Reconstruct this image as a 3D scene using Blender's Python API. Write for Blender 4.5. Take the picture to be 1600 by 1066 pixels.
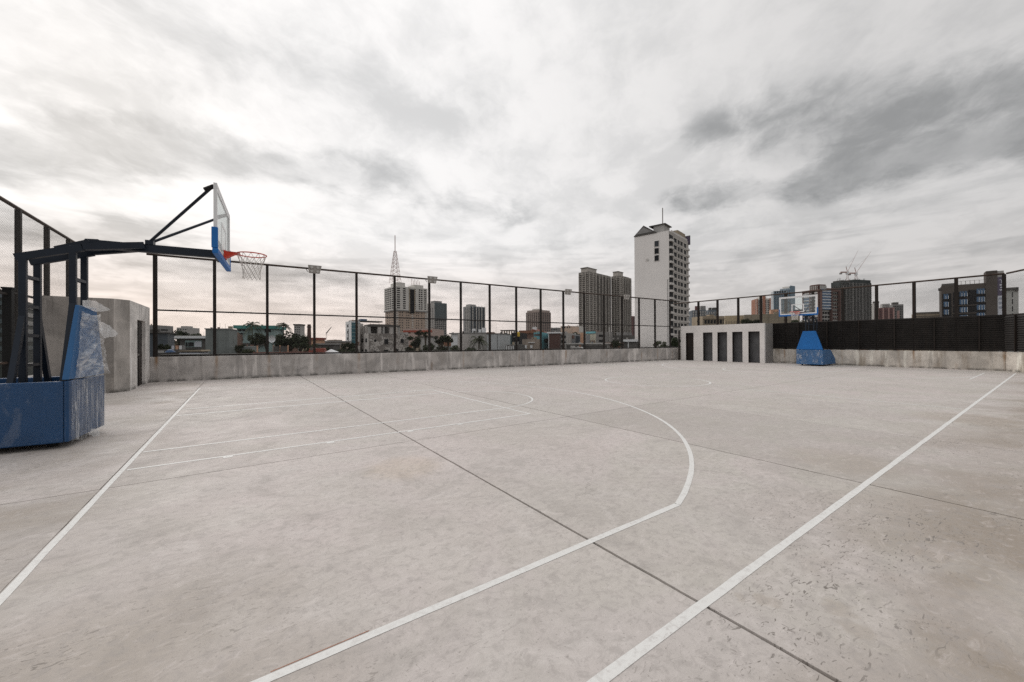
import bpy, math, random
from math import sin, cos, pi, radians
from mathutils import Vector, Matrix, noise as mnoise

for _o in list(bpy.data.objects):
    bpy.data.objects.remove(_o)
scene = bpy.context.scene
col = scene.collection

# ------------------------------------------------------------------ camera
FPX, YAW, PIT, ROLL, EYE = 601.467, 0.6114809, 0.0027458, -0.0039769, 1.45
RY = Matrix(((cos(YAW), sin(YAW), 0), (-sin(YAW), cos(YAW), 0), (0, 0, 1)))
CR = RY @ Vector((1, 0, 0)); CU = RY @ Vector((0, -sin(PIT), cos(PIT))); CF = RY @ Vector((0, cos(PIT), sin(PIT)))
CX = CR * cos(ROLL) + CU * sin(ROLL); CY = -CR * sin(ROLL) + CU * cos(ROLL)
CAMP = Vector((0, 0, EYE))
cam = bpy.data.cameras.new('camera')
cam.sensor_fit = 'HORIZONTAL'; cam.sensor_width = 36.0; cam.lens = 36.0 * FPX / 1600.0
cam.clip_start = 0.05; cam.clip_end = 12000
camo = bpy.data.objects.new('camera', cam); col.objects.link(camo)
camo.matrix_world = Matrix(((CX.x, CY.x, -CF.x, 0), (CX.y, CY.y, -CF.y, 0), (CX.z, CY.z, -CF.z, EYE), (0, 0, 0, 1)))
scene.camera = camo

def ray(u, v):
    return CF + CX * ((u - 800.0) / FPX) + CY * ((533.0 - v) / FPX)
def at(u, v, depth):
    return CAMP + ray(u, v) * depth

# ------------------------------------------------------------------ world
SUN_DIR = ray(150, 230).normalized()          # towards the bright part of the overcast
SUN_EL = radians(24); SUN_AZ = math.atan2(SUN_DIR.x, SUN_DIR.y)
SUN_DIR = Vector((sin(SUN_AZ) * cos(SUN_EL), cos(SUN_AZ) * cos(SUN_EL), sin(SUN_EL)))
SKY_STRENGTH = 0.1
world = bpy.data.worlds.new('World'); scene.world = world; world.use_nodes = True
NT = world.node_tree; NT.nodes.clear()
class NB:
    """tiny node-graph builder"""
    def __init__(s, nt): s.nt = nt
    def n(s, t, **kw):
        nd = s.nt.nodes.new(t)
        for k, v in kw.items(): setattr(nd, k, v)
        return nd
    def put(s, sock, v):
        if hasattr(v, 'is_linked') or hasattr(v, 'links'): s.nt.links.new(v, sock)
        else:
            if isinstance(v, (tuple, list)) and len(v) == 3 and sock.type == 'RGBA': v = (*v, 1)
            sock.default_value = v
    def math(s, op, a, b=0.0, c=None, clamp=False):
        nd = s.n('ShaderNodeMath', operation=op, use_clamp=clamp)
        s.put(nd.inputs[0], a); s.put(nd.inputs[1], b)
        if c is not None: s.put(nd.inputs[2], c)
        return nd.outputs[0]
    def vmath(s, op, a, b=(0, 0, 0), scale=None):
        nd = s.n('ShaderNodeVectorMath', operation=op)
        s.put(nd.inputs[0], a)
        if op != 'SCALE': s.put(nd.inputs[1], b)
        if scale is not None: s.put(nd.inputs[3], scale)
        return nd.outputs['Value'] if op in ('DOT_PRODUCT', 'LENGTH', 'DISTANCE') else nd.outputs[0]
    def sep(s, v):
        nd = s.n('ShaderNodeSeparateXYZ'); s.put(nd.inputs[0], v); return nd.outputs
    def comb(s, x, y, z):
        nd = s.n('ShaderNodeCombineXYZ')
        for i, v in enumerate((x, y, z)): s.put(nd.inputs[i], v)
        return nd.outputs[0]
    def noise(s, vec, scale, detail=4, rough=0.5, dist=0.0, out=0):
        nd = s.n('ShaderNodeTexNoise'); s.put(nd.inputs['Vector'], vec)
        nd.inputs['Scale'].default_value = scale; nd.inputs['Detail'].default_value = detail
        nd.inputs['Roughness'].default_value = rough; nd.inputs['Distortion'].default_value = dist
        return nd.outputs[out]
    def step(s, x, lo, hi, a=0.0, b=1.0, kind='SMOOTHSTEP'):
        nd = s.n('ShaderNodeMapRange', interpolation_type=kind)
        for i, v in enumerate((x, lo, hi, a, b)): s.put(nd.inputs[i], v)
        return nd.outputs[0]
    def mix(s, f, a, b, mode='MIX'):
        nd = s.n('ShaderNodeMix', data_type='RGBA', blend_type=mode)
        s.put(nd.inputs[0], f); s.put(nd.inputs[6], a); s.put(nd.inputs[7], b)
        return nd.outputs[2]
    def seg(s, p, a, b, r0, r1):
        """soft capsule mask in the cloud plane: 1 inside r0, 0 beyond r1"""
        a = Vector((*a, 0)); b = Vector((*b, 0)); ba = b - a
        pa = s.vmath('SUBTRACT', p, tuple(a))
        h = s.math('DIVIDE', s.vmath('DOT_PRODUCT', pa, tuple(ba)), ba.dot(ba), clamp=True)
        q = s.vmath('SUBTRACT', pa, s.vmath('SCALE', tuple(ba), scale=h))
        return s.step(s.vmath('LENGTH', q), r1, r0)
W = NB(NT)
tc = W.n('ShaderNodeTexCoord').outputs['Generated']
dirn = W.vmath('NORMALIZE', tc)
dx, dy, dz = W.sep(dirn)
dzp = W.math('MAXIMUM', dz, 0.0)
inv = W.math('DIVIDE', 1.0, W.math('ADD', dzp, 0.26))
P0 = W.comb(W.math('MULTIPLY', dx, inv), W.math('MULTIPLY', dy, inv), 0.0)   # cloud deck seen from below
wn = W.vmath('SUBTRACT', W.noise(P0, 2.6, 5, 0.55, out=1), (0.5, 0.5, 0.5))
P1 = W.vmath('ADD', P0, W.vmath('SCALE', wn, scale=0.20))
rot = W.n('ShaderNodeVectorRotate', rotation_type='Z_AXIS'); W.put(rot.inputs['Vector'], P1); rot.inputs['Angle'].default_value = radians(-38)
ST = W.vmath('MULTIPLY', rot.outputs[0], (0.95, 1.1, 1.0))
c1 = W.noise(ST, 2.3, 9, 0.58)
c2 = W.noise(W.vmath('ADD', ST, (7.3, 2.1, 0.0)), 5.4, 9, 0.62)
cl = W.math('ADD', W.math('MULTIPLY', c1, 0.62), W.math('MULTIPLY', c2, 0.38))
thick = W.step(cl, 0.42, 0.60)
def cp(u, v):
    d = ray(u, v).normalized(); return (d.x / (d.z + .26), d.y / (d.z + .26))
# individual cloud banks: soft capsules whose rims are broken up by the billow noise
bil = W.math('MULTIPLY', W.math('SUBTRACT', cl, 0.5), 2.6)
def bank(segs, lo=0.16, hi=1.05):
    v = None
    for (a, b2, r, k) in segs:
        q = W.math('MULTIPLY', W.seg(P1, cp(*a), cp(*b2), 0.0, r), k); v = q if v is None else W.math('MAXIMUM', v, q)
    return W.step(W.math('ADD', v, W.math('MULTIPLY', bil, W.step(v, 0.0, 0.35))), lo, hi)
bankR = bank([((1080, 318), (1300, 285), 0.19, 0.95), ((1280, 278), (1820, 165), 0.25, 1.2), ((1120, 195), (1300, 165), 0.18, 0.65), ((1250, 225), (1800, 100), 0.28, 0.85)])
bankL = bank([((-260, 255), (260, 238), 0.24, 1.05), ((200, 240), (640, 285), 0.22, 0.95), ((600, 290), (780, 335), 0.25, 0.55), ((-100, 352), (240, 365), 0.24, 0.9), ((200, 420), (560, 440), 0.30, 0.8)])
bankT = bank([((270, 60), (560, 140), 0.22, 0.9), ((80, 150), (300, 170), 0.18, 0.8), ((600, 170), (760, 210), 0.2, 0.7)])
gapL = W.math('MAXIMUM', W.seg(P1, cp(-80, 190), cp(320, 205), 0.0, 0.14), W.seg(P1, cp(-60, 295), cp(330, 318), 0.0, 0.16))
# streaky far clouds near the horizon
lowv = W.comb(W.math('MULTIPLY', dx, 3.0), W.math('MULTIPLY', dy, 3.0), W.math('MULTIPLY', dz, 26.0))
low = W.step(W.noise(lowv, 1.5, 6, 0.55, 0.3), 0.46, 0.62)
lowm = W.math('MULTIPLY', W.step(dz, 0.02, 0.10), W.step(dz, 0.34, 0.18))
# glow of the hidden sun through the deck
sd = W.vmath('DOT_PRODUCT', dirn, tuple(SUN_DIR))
glow = W.step(sd, 0.05, 1.0)
base = W.math('ADD', W.math('ADD', 0.685, W.math('MULTIPLY', glow, 0.32)), W.step(sd, 0.05, -0.8, 0.0, -0.10))
dark = W.math('MULTIPLY', thick, 0.17)
dark = W.math('ADD', dark, W.math('MULTIPLY', bankR, 0.37))
dark = W.math('ADD', dark, W.math('MULTIPLY', bankL, 0.26))
dark = W.math('ADD', dark, W.math('MULTIPLY', bankT, 0.11))
dark = W.math('ADD', dark, W.math('MULTIPLY', W.math('MULTIPLY', low, lowm), 0.13))
dark = W.math('SUBTRACT', dark, W.math('MULTIPLY', gapL, 0.06))
bright = W.math('MULTIPLY', base, W.math('SUBTRACT', 1.0, dark))
bright = W.math('ADD', bright, W.math('MULTIPLY', W.step(dz, 0.55, 1.0), 0.32))
warm = W.math('MULTIPLY', W.step(dz, 0.27, 0.02), W.step(sd, 0.1, 0.95, 0.30, 1.0))
ccol = W.mix(dark, (1.0, 0.982, 0.970), (0.955, 0.985, 1.0))
ccol = W.mix(warm, ccol, (1.0, 0.875, 0.81))
cloud = W.mix(1.0, ccol, W.comb(bright, bright, bright), 'MULTIPLY')
cloud10 = W.vmath('SCALE', cloud, scale=1.0 / SKY_STRENGTH)
sky = W.n('ShaderNodeTexSky', sky_type='NISHITA'); sky.sun_disc = False
sky.sun_elevation = SUN_EL; sky.sun_rotation = SUN_AZ; sky.air_density = 1.0; sky.dust_density = 2.0
final = W.mix(0.97, sky.outputs[0], cloud10)
bg = W.n('ShaderNodeBackground'); W.put(bg.inputs[0], final); bg.inputs[1].default_value = SKY_STRENGTH
wo = W.n('ShaderNodeOutputWorld'); NT.links.new(bg.outputs[0], wo.inputs[0])

sun = bpy.data.lights.new('sun', 'SUN'); sun.energy = 0.9; sun.angle = radians(35); sun.color = (1.0, 0.94, 0.87)
suno = bpy.data.objects.new('sun', sun); col.objects.link(suno)
suno.rotation_euler = SUN_DIR.to_track_quat('Z', 'Y').to_euler()
vs = scene.view_settings
vs.view_transform = 'Standard'; vs.look = 'None'; vs.gamma = 1.0; vs.exposure = 0.0; vs.use_curve_mapping = False
scene.cycles.use_denoising = False; world.cycles.sampling_method = 'NONE'
scene.cycles.max_bounces = 6; scene.cycles.transparent_max_bounces = 12; scene.cycles.sample_clamp_indirect = 4.0

# ------------------------------------------------------------------ materials
MATS = {}
def _new(name):
    m = bpy.data.materials.new(name); m.use_nodes = True; m.node_tree.nodes.clear()
    b = NB(m.node_tree)
    out = b.n('ShaderNodeOutputMaterial'); p = b.n('ShaderNodeBsdfPrincipled')
    m.node_tree.links.new(p.outputs[0], out.inputs[0])
    return m, b, p, out
def M(name, c, rough=0.85, var=0.14, scale=1.0, streak=0.0, metal=0.0, bump=0.0, dirt=None, spec=0.3):
    """plain weathered surface: colour, blotches, optional run-down streaks"""
    if name in MATS: return MATS[name]
    m, b, p, out = _new(name)
    pos = b.n('ShaderNodeNewGeometry').outputs['Position']
    n1 = b.noise(pos, scale, 5, 0.6)
    f = b.step(n1, 0.3, 0.7, kind='LINEAR')
    lo = tuple(x * (1 - var) for x in c); hi = tuple(min(1, x * (1 + var)) for x in c)
    cc = b.mix(f, lo, hi)
    if streak:
        sv = b.vmath('MULTIPLY', pos, (3.0 * scale, 3.0 * scale, 0.12 * scale))
        s2 = b.step(b.noise(sv, 1.3, 5, 0.6), 0.48, 0.72)
        cc = b.mix(b.math('MULTIPLY', s2, streak), cc, dirt or tuple(x * 0.35 for x in c))
    b.put(p.inputs['Base Color'], cc)
    p.inputs['Roughness'].default_value = rough; p.inputs['Metallic'].default_value = metal
    p.inputs['Specular IOR Level'].default_value = spec
    if bump:
        bn = b.n('ShaderNodeBump'); bn.inputs['Strength'].default_value = bump; bn.inputs['Distance'].default_value = 0.02
        b.put(bn.inputs['Height'], b.noise(pos, scale * 14, 4, 0.6)); m.node_tree.links.new(bn.outputs[0], p.inputs['Normal'])
    MATS[name] = m; return m

def concrete_floor():
    m, b, p, out = _new('court concrete')
    pos = b.n('ShaderNodeNewGeometry').outputs['Position']
    px, py, pz = b.sep(pos)
    rnd = b.n('ShaderNodeObjectInfo').outputs['Random']
    off = b.comb(b.math('MULTIPLY', rnd, 40.0), b.math('MULTIPLY', rnd, 17.0), 0.0)
    q = b.vmath('ADD', pos, off)
    big = b.noise(pos, 0.22, 4, 0.55)
    c = b.mix(b.step(big, 0.36, 0.64), (0.530, 0.503, 0.483), (0.605, 0.553, 0.540))
    chroma = b.step(b.noise(b.vmath('ADD', pos, (17, 3, 0)), 0.8, 4, 0.6, 0.8), 0.40, 0.62)
    side = b.step(b.math('SUBTRACT', px, py), -1.5, 2.5)
    c = b.mix(b.math('MULTIPLY', chroma, b.math('ADD', 0.45, b.math('MULTIPLY', side, 0.45))), c, (0.535, 0.520, 0.480))
    # trowel swirls, each slab finished on its own
    sw = b.noise(q, 0.85, 9, 0.62, 2.2)
    c = b.mix(b.math('MULTIPLY', b.step(sw, 0.50, 0.68), 0.42), c, (0.37, 0.355, 0.335))
    sw2 = b.noise(b.vmath('MULTIPLY', q, (1.0, 2.6, 1.0)), 1.6, 8, 0.66, 1.5)
    c = b.mix(b.math('MULTIPLY', b.step(sw2, 0.54, 0.72), 0.28), c, (0.31, 0.30, 0.285))
    lt = b.noise(b.vmath('ADD', q, (3.1, 9.2, 0)), 1.1, 8, 0.6, 2.8)
    c = b.mix(b.math('MULTIPLY', b.step(lt, 0.53, 0.70), 0.40), c, (0.68, 0.655, 0.635))
    # broad tone of the pour
    tone = b.sep(b.n('ShaderNodeObjectInfo').outputs['Color'])[0]
    c = b.mix(tone, c, (0.36, 0.34, 0.315))
    # dirt plus lens vignetting painted in, heavier outside the marked court
    outside = b.math('MAXIMUM', b.step(py, 2.0, 0.1), b.math('MAXIMUM', b.step(px, -0.6, -1.6), b.math('MULTIPLY', b.step(px, 0.9, -0.9), b.step(py, 4.2, 1.8))))
    dn = b.noise(b.vmath('ADD', pos, (11, 5, 0)), 0.55, 7, 0.62, 0.8)
    far_ = b.math('MAXIMUM', b.step(py, 1.1, 0.2), b.math('MULTIPLY', b.step(px, 0.8, -0.6), b.step(py, 3.6, 2.2)))
    dirt = b.math('ADD', b.math('MULTIPLY', b.step(dn, 0.40, 0.66), b.math('ADD', b.math('MULTIPLY', outside, 0.60), 0.12)), b.math('MULTIPLY', far_, 0.36), clamp=True)
    c = b.mix(dirt, c, (0.29, 0.25, 0.205))
    # local brown stains
    wv = b.vmath('ADD', pos, b.vmath('SCALE', b.vmath('SUBTRACT', b.noise(pos, 6.0, 4, 0.6, out=1), (.5, .5, .5)), scale=0.22))
    for (sx, sy, r, a, sc) in ((1.55, 4.4, 0.55, 0.20, (0.60, 0.44, 0.27)), (2.40, 0.96, 0.085, 0.42, (.33, .285, .23)), (2.66, 0.69, 0.10, 0.40, (.33, .285, .23)),
                               (2.53, 0.59, 0.10, 0.36, (.33, .285, .23)), (3.80, 0.49, 0.12, 0.40, (.33, .285, .23)), (3.6, 0.33, 0.13, 0.36, (.33, .285, .23)),
                               (2.30, 1.03, 0.05, .35, (.33, .285, .23)), (11.0, 1.0, 1.0, 0.30, (.33, .27, .2)), (5.9, 1.6, .7, .22, (.33, .27, .2)), (-.75, 2.5, .8, .30, (.30, .255, .2)),
                               (-1.5, 3.1, .6, .3, (.28, .24, .2)), (.1, 1.9, .5, .22, (.3, .26, .21))):
        d = b.vmath('DISTANCE', wv, (sx, sy, 0.0))
        c = b.mix(b.math('MULTIPLY', b.step(d, r, r * 0.45), a), c, sc)
    # short dark scuffs
    zone = b.step(b.noise(b.vmath('ADD', pos, (2, 31, 0)), 0.7, 3, 0.5), 0.42, 0.60)
    zone = b.math('MULTIPLY', zone, b.math('ADD', b.math('MULTIPLY', outside, 0.9), b.math('MULTIPLY', b.step(py, 4.0, 1.0), 0.5)))
    sc1 = b.noise(b.vmath('MULTIPLY', q, (9.0, 24.0, 1.0)), 1.0, 3, 0.55, 2.4)
    c = b.mix(b.math('MULTIPLY', b.math('MULTIPLY', b.step(sc1, 0.605, 0.65), zone), 0.85), c, (0.13, 0.115, 0.10))
    sc2 = b.noise(b.vmath('MULTIPLY', b.vmath('ADD', q, (5, 3, 0)), (27.0, 13.0, 1.0)), 1.0, 3, 0.6, 1.8)
    c = b.mix(b.math('MULTIPLY', b.math('MULTIPLY', b.step(sc2, 0.655, 0.71), b.math('ADD', zone, 0.10)), 0.7), c, (0.15, 0.13, 0.115))
    # hairline cracks
    vo = b.n('ShaderNodeTexVoronoi', feature='DISTANCE_TO_EDGE'); vo.inputs['Scale'].default_value = 0.42
    b.put(vo.inputs['Vector'], b.vmath('ADD', q, b.vmath('SCALE', b.vmath('SUBTRACT', b.noise(q, 1.6, 6, 0.65, out=1), (.5, .5, .5)), scale=0.9)))
    ck = b.math('MULTIPLY', b.step(vo.outputs[0], 0.0032, 0.0008), b.step(b.noise(b.vmath('ADD', pos, (41, 7, 0)), 0.45, 3), 0.52, 0.62))
    c = b.mix(b.math('MULTIPLY', ck, 0.55), c, (0.17, 0.155, 0.14))
    # trowel arcs, pitting, aggregate
    ar = b.noise(b.vmath('MULTIPLY', q, (2.4, 4.2, 1.0)), 1.5, 9, 0.74, 2.0)
    c = b.mix(b.math('MULTIPLY', b.step(ar, 0.50, 0.66), 0.38), c, (0.33, 0.315, 0.30))
    c = b.mix(b.math('MULTIPLY', b.step(ar, 0.48, 0.34), 0.32), c, (0.70, 0.66, 0.645))
    md = b.noise(q, 16.0, 6, 0.68, 0.6)
    c = b.mix(b.math('MULTIPLY', b.step(md, 0.48, 0.66), 0.46), c, (0.32, 0.30, 0.285))
    pit = b.noise(pos, 46.0, 3, 0.6)
    c = b.mix(b.math('MULTIPLY', b.step(pit, 0.63, 0.70), 0.55), c, (0.20, 0.185, 0.17))
    g = b.noise(pos, 130.0, 4, 0.75)
    c = b.mix(b.step(g, 0.30, 0.70, 0.0, 0.34, 'LINEAR'), c, (0.30, 0.285, 0.275))
    c = b.mix(1.0, c, (1.12, 1.09, 1.075), 'MULTIPLY')
    b.put(p.inputs['Base Color'], c)
    b.put(p.inputs['Roughness'], b.step(sw, 0.3, 0.7, 0.55, 0.80, 'LINEAR'))
    p.inputs['Specular IOR Level'].default_value = 0.35
    bn = b.n('ShaderNodeBump'); bn.inputs['Strength'].default_value = 0.25; bn.inputs['Distance'].default_value = 0.004
    b.put(bn.inputs['Height'], b.math('ADD', b.math('MULTIPLY', g, 0.5), b.math('MULTIPLY', sw, 1.5)))
    m.node_tree.links.new(bn.outputs[0], p.inputs['Normal'])
    return m

def line_paint():
    m, b, p, out = _new('white line paint')
    pos = b.n('ShaderNodeNewGeometry').outputs['Position']
    n1 = b.noise(pos, 22.0, 6, 0.7); n2 = b.noise(pos, 1.3, 4, 0.6)
    wear = b.math('MULTIPLY', b.step(n1, 0.46, 0.66), b.step(n2, 0.35, 0.7, 0.25, 0.95))
    c = b.mix(wear, (0.75, 0.745, 0.725), (0.56, 0.535, 0.515))
    b.put(p.inputs['Base Color'], c); p.inputs['Roughness'].default_value = 0.6
    return m

def wall_concrete(name, c, rust_dir=None, rust_org=None, pitch=1.0, brown=0.3):
    """cast parapet concrete: blotches, rain streaks, rust runs under the posts"""
    m, b, p, out = _new(name)
    pos = b.n('ShaderNodeNewGeometry').outputs['Position']
    px, py, pz = b.sep(pos)
    n1 = b.noise(pos, 1.1, 6, 0.62, 0.6)
    cc = b.mix(b.step(n1, 0.34, 0.66), tuple(x * 0.74 for x in c), tuple(x * 1.15 for x in c))
    sv = b.vmath('MULTIPLY', pos, (5.5, 5.5, 0.5))
    s1 = b.noise(sv, 1.0, 6, 0.65)
    cc = b.mix(b.math('MULTIPLY', b.step(s1, 0.52, 0.70), 0.5), cc, tuple(x * 0.42 for x in c))
    s2 = b.noise(b.vmath('ADD', b.vmath('MULTIPLY', pos, (2.6, 2.6, 0.35)), (9, 4, 2)), 1.0, 6, 0.6)
    cc = b.mix(b.math('MULTIPLY', b.step(s2, 0.54, 0.66), 0.6), cc, tuple(min(1, x * 1.75) for x in c))
    if brown:
        s3 = b.noise(b.vmath('ADD', b.vmath('MULTIPLY', pos, (1.7, 1.7, 0.4)), (3, 14, 2)), 1.0, 5, 0.6)
        cc = b.mix(b.math('MULTIPLY', b.step(s3, 0.48, 0.68), brown), cc, (0.20, 0.145, 0.09))
    if rust_dir is not None:
        s = b.vmath('DOT_PRODUCT', b.vmath('SUBTRACT', pos, rust_org), rust_dir)
        s = b.math('ADD', s, b.math('MULTIPLY', b.math('SUBTRACT', b.noise(b.vmath('MULTIPLY', pos, (6, 6, 1.0)), 1.0, 3), 0.5), 0.16))
        fr = b.math('ABSOLUTE', b.math('SUBTRACT', b.math('FRACT', b.math('ADD', b.math('DIVIDE', s, pitch), 0.5)), 0.5))
        run = b.math('MULTIPLY', b.step(fr, 0.055, 0.0), b.step(b.noise(b.vmath('MULTIPLY', pos, (1.0, 1.0, 0.7)), 1.1, 4), 0.42, 0.62))
        run = b.math('MULTIPLY', run, b.step(pz, 0.05, 0.9, 0.25, 0.9))
        cc = b.mix(run, cc, (0.26, 0.135, 0.045))
    foot_band = b.math('MULTIPLY', b.step(pz, 0.16, 0.0), b.step(b.noise(pos, 3.0, 5, .6), 0.35, 0.6))  # darker noise-broken band along the wall foot
    cc = b.mix(b.math('MULTIPLY', foot_band, 0.85), cc, (0.06, 0.058, 0.05))
    b.put(p.inputs['Base Color'], cc); p.inputs['Roughness'].default_value = 0.9
    bn = b.n('ShaderNodeBump'); bn.inputs['Strength'].default_value = 0.35; bn.inputs['Distance'].default_value = 0.02
    b.put(bn.inputs['Height'], b.noise(pos, 9.0, 6, 0.65)); m.node_tree.links.new(bn.outputs[0], p.inputs['Normal'])
    return m

def glass_sheet(name, tint=(0.93, 0.97, 0.97), gloss=0.12, haze=0.06):
    m, b, p, out = _new(name)
    t = b.n('ShaderNodeBsdfTransparent'); t.inputs[0].default_value = (*tint, 1)
    g = b.n('ShaderNodeBsdfGlossy'); g.inputs['Roughness'].default_value = 0.04
    d = b.n('ShaderNodeBsdfDiffuse'); d.inputs[0].default_value = (0.8, 0.8, 0.8, 1)
    m1 = b.n('ShaderNodeMixShader'); m1.inputs[0].default_value = gloss
    m2 = b.n('ShaderNodeMixShader'); m2.inputs[0].default_value = haze
    L = m.node_tree.links
    L.new(t.outputs[0], m1.inputs[1]); L.new(g.outputs[0], m1.inputs[2])
    L.new(m1.outputs[0], m2.inputs[1]); L.new(d.outputs[0], m2.inputs[2]); L.new(m2.outputs[0], out.inputs[0])
    return m

def plastic_film(name, lo=0.16, hi=0.75, stretch=(4, 14, 4), thr=(0.46, 0.66)):
    """clear wrapping film, cloudy where crumpled, crease highlights put into the opacity"""
    m, b, p, out = _new(name)
    oc = b.n('ShaderNodeTexCoord').outputs['Object']
    n1 = b.noise(b.vmath('MULTIPLY', oc, stretch), 1.0, 6, 0.6, 1.4)
    n2 = b.noise(b.vmath('MULTIPLY', oc, (3, 3, 3)), 1.0, 3, 0.5)
    a = b.math('MULTIPLY', b.step(n1, thr[0], thr[1]), b.step(n2, 0.32, 0.6, 0.35, 1.0))  # streaky opacity stands in for wrinkle highlights
    a = b.math('ADD', lo, b.math('MULTIPLY', a, hi - lo))
    t = b.n('ShaderNodeBsdfTransparent')
    p.inputs['Base Color'].default_value = (0.78, 0.79, 0.80, 1); p.inputs['Roughness'].default_value = 0.14
    mx = b.n('ShaderNodeMixShader'); b.put(mx.inputs[0], a)
    L = m.node_tree.links
    L.new(t.outputs[0], mx.inputs[1]); L.new(p.outputs[0], mx.inputs[2]); L.new(mx.outputs[0], out.inputs[0])
    return m

FLOOR = concrete_floor(); PAINT = line_paint()
STEEL = M('black rusty steel', (0.016, 0.012, 0.010), 0.55, 0.35, 3.0, 0.35, 0.2, dirt=(0.06, 0.028, 0.014))
RAIL = M('brown rusted pipe', (0.060, 0.040, 0.030), 0.6, 0.4, 4.0, 0.3, 0.2, dirt=(0.09, 0.045, 0.025))
WIRE = M('weathered fence wire', (0.10, 0.095, 0.09), 0.6, 0.1, 3.0)
SLAT = M('black louvre paint', (0.020, 0.018, 0.017), 0.6, 0.35, 2.0, 0.3, dirt=(0.045, 0.035, 0.028))
NAVY = M('navy hoop steel', (0.010, 0.016, 0.027), 0.42, 0.2, 3.0)
BLUE3 = M('lit blue vinyl', (0.030, 0.115, 0.27), 0.5, 0.14, 2.5)  # lighter copy of the blue vinyl, stronger light put into the colour
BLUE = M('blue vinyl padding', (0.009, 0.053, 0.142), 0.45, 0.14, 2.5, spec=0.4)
BLUE2 = M('bright blue rubber edge', (0.012, 0.135, 0.42), 0.5, 0.1, 3.0)
WHITE = M('white enamel', (0.74, 0.75, 0.76), 0.4, 0.05, 3.0)
RED = M('red rim paint', (0.62, 0.055, 0.028), 0.4, 0.1, 6.0)
CORD = M('white net cord', (0.62, 0.60, 0.57), 0.9, 0.1, 20.0)
RUBBER = M('black rubber', (0.012, 0.012, 0.012), 0.7, 0.1, 5.0)
LAMP = M('pale lamp housing', (0.34, 0.32, 0.30), 0.5, 0.2, 8.0)
LAMPG = M('lamp lens', (0.45, 0.44, 0.42), 0.2, 0.1, 8.0)
BGLASS = glass_sheet('clear backboard', haze=0.38); BGLASS2 = glass_sheet('clear far backboard', haze=0.02, gloss=0.05)
FILM = plastic_film('crumpled film', 0.18, 0.66, (1.5, 1.3, 5.0), (0.42, 0.66))
FILM2 = plastic_film('tight film', 0.10, 0.62, (2.2, 16.0, 1.0), (0.48, 0.66))
FILM3 = plastic_film('thin film', 0.012, 0.07, (3.5, 2.0, 2.0), (0.54, 0.64))
FILM5 = plastic_film('far base film', 0.04, 0.34, (3.0, 7.0, 2.0), (0.52, 0.66))
FILM4 = plastic_film('loose film tail', 0.55, 0.95)

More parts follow.
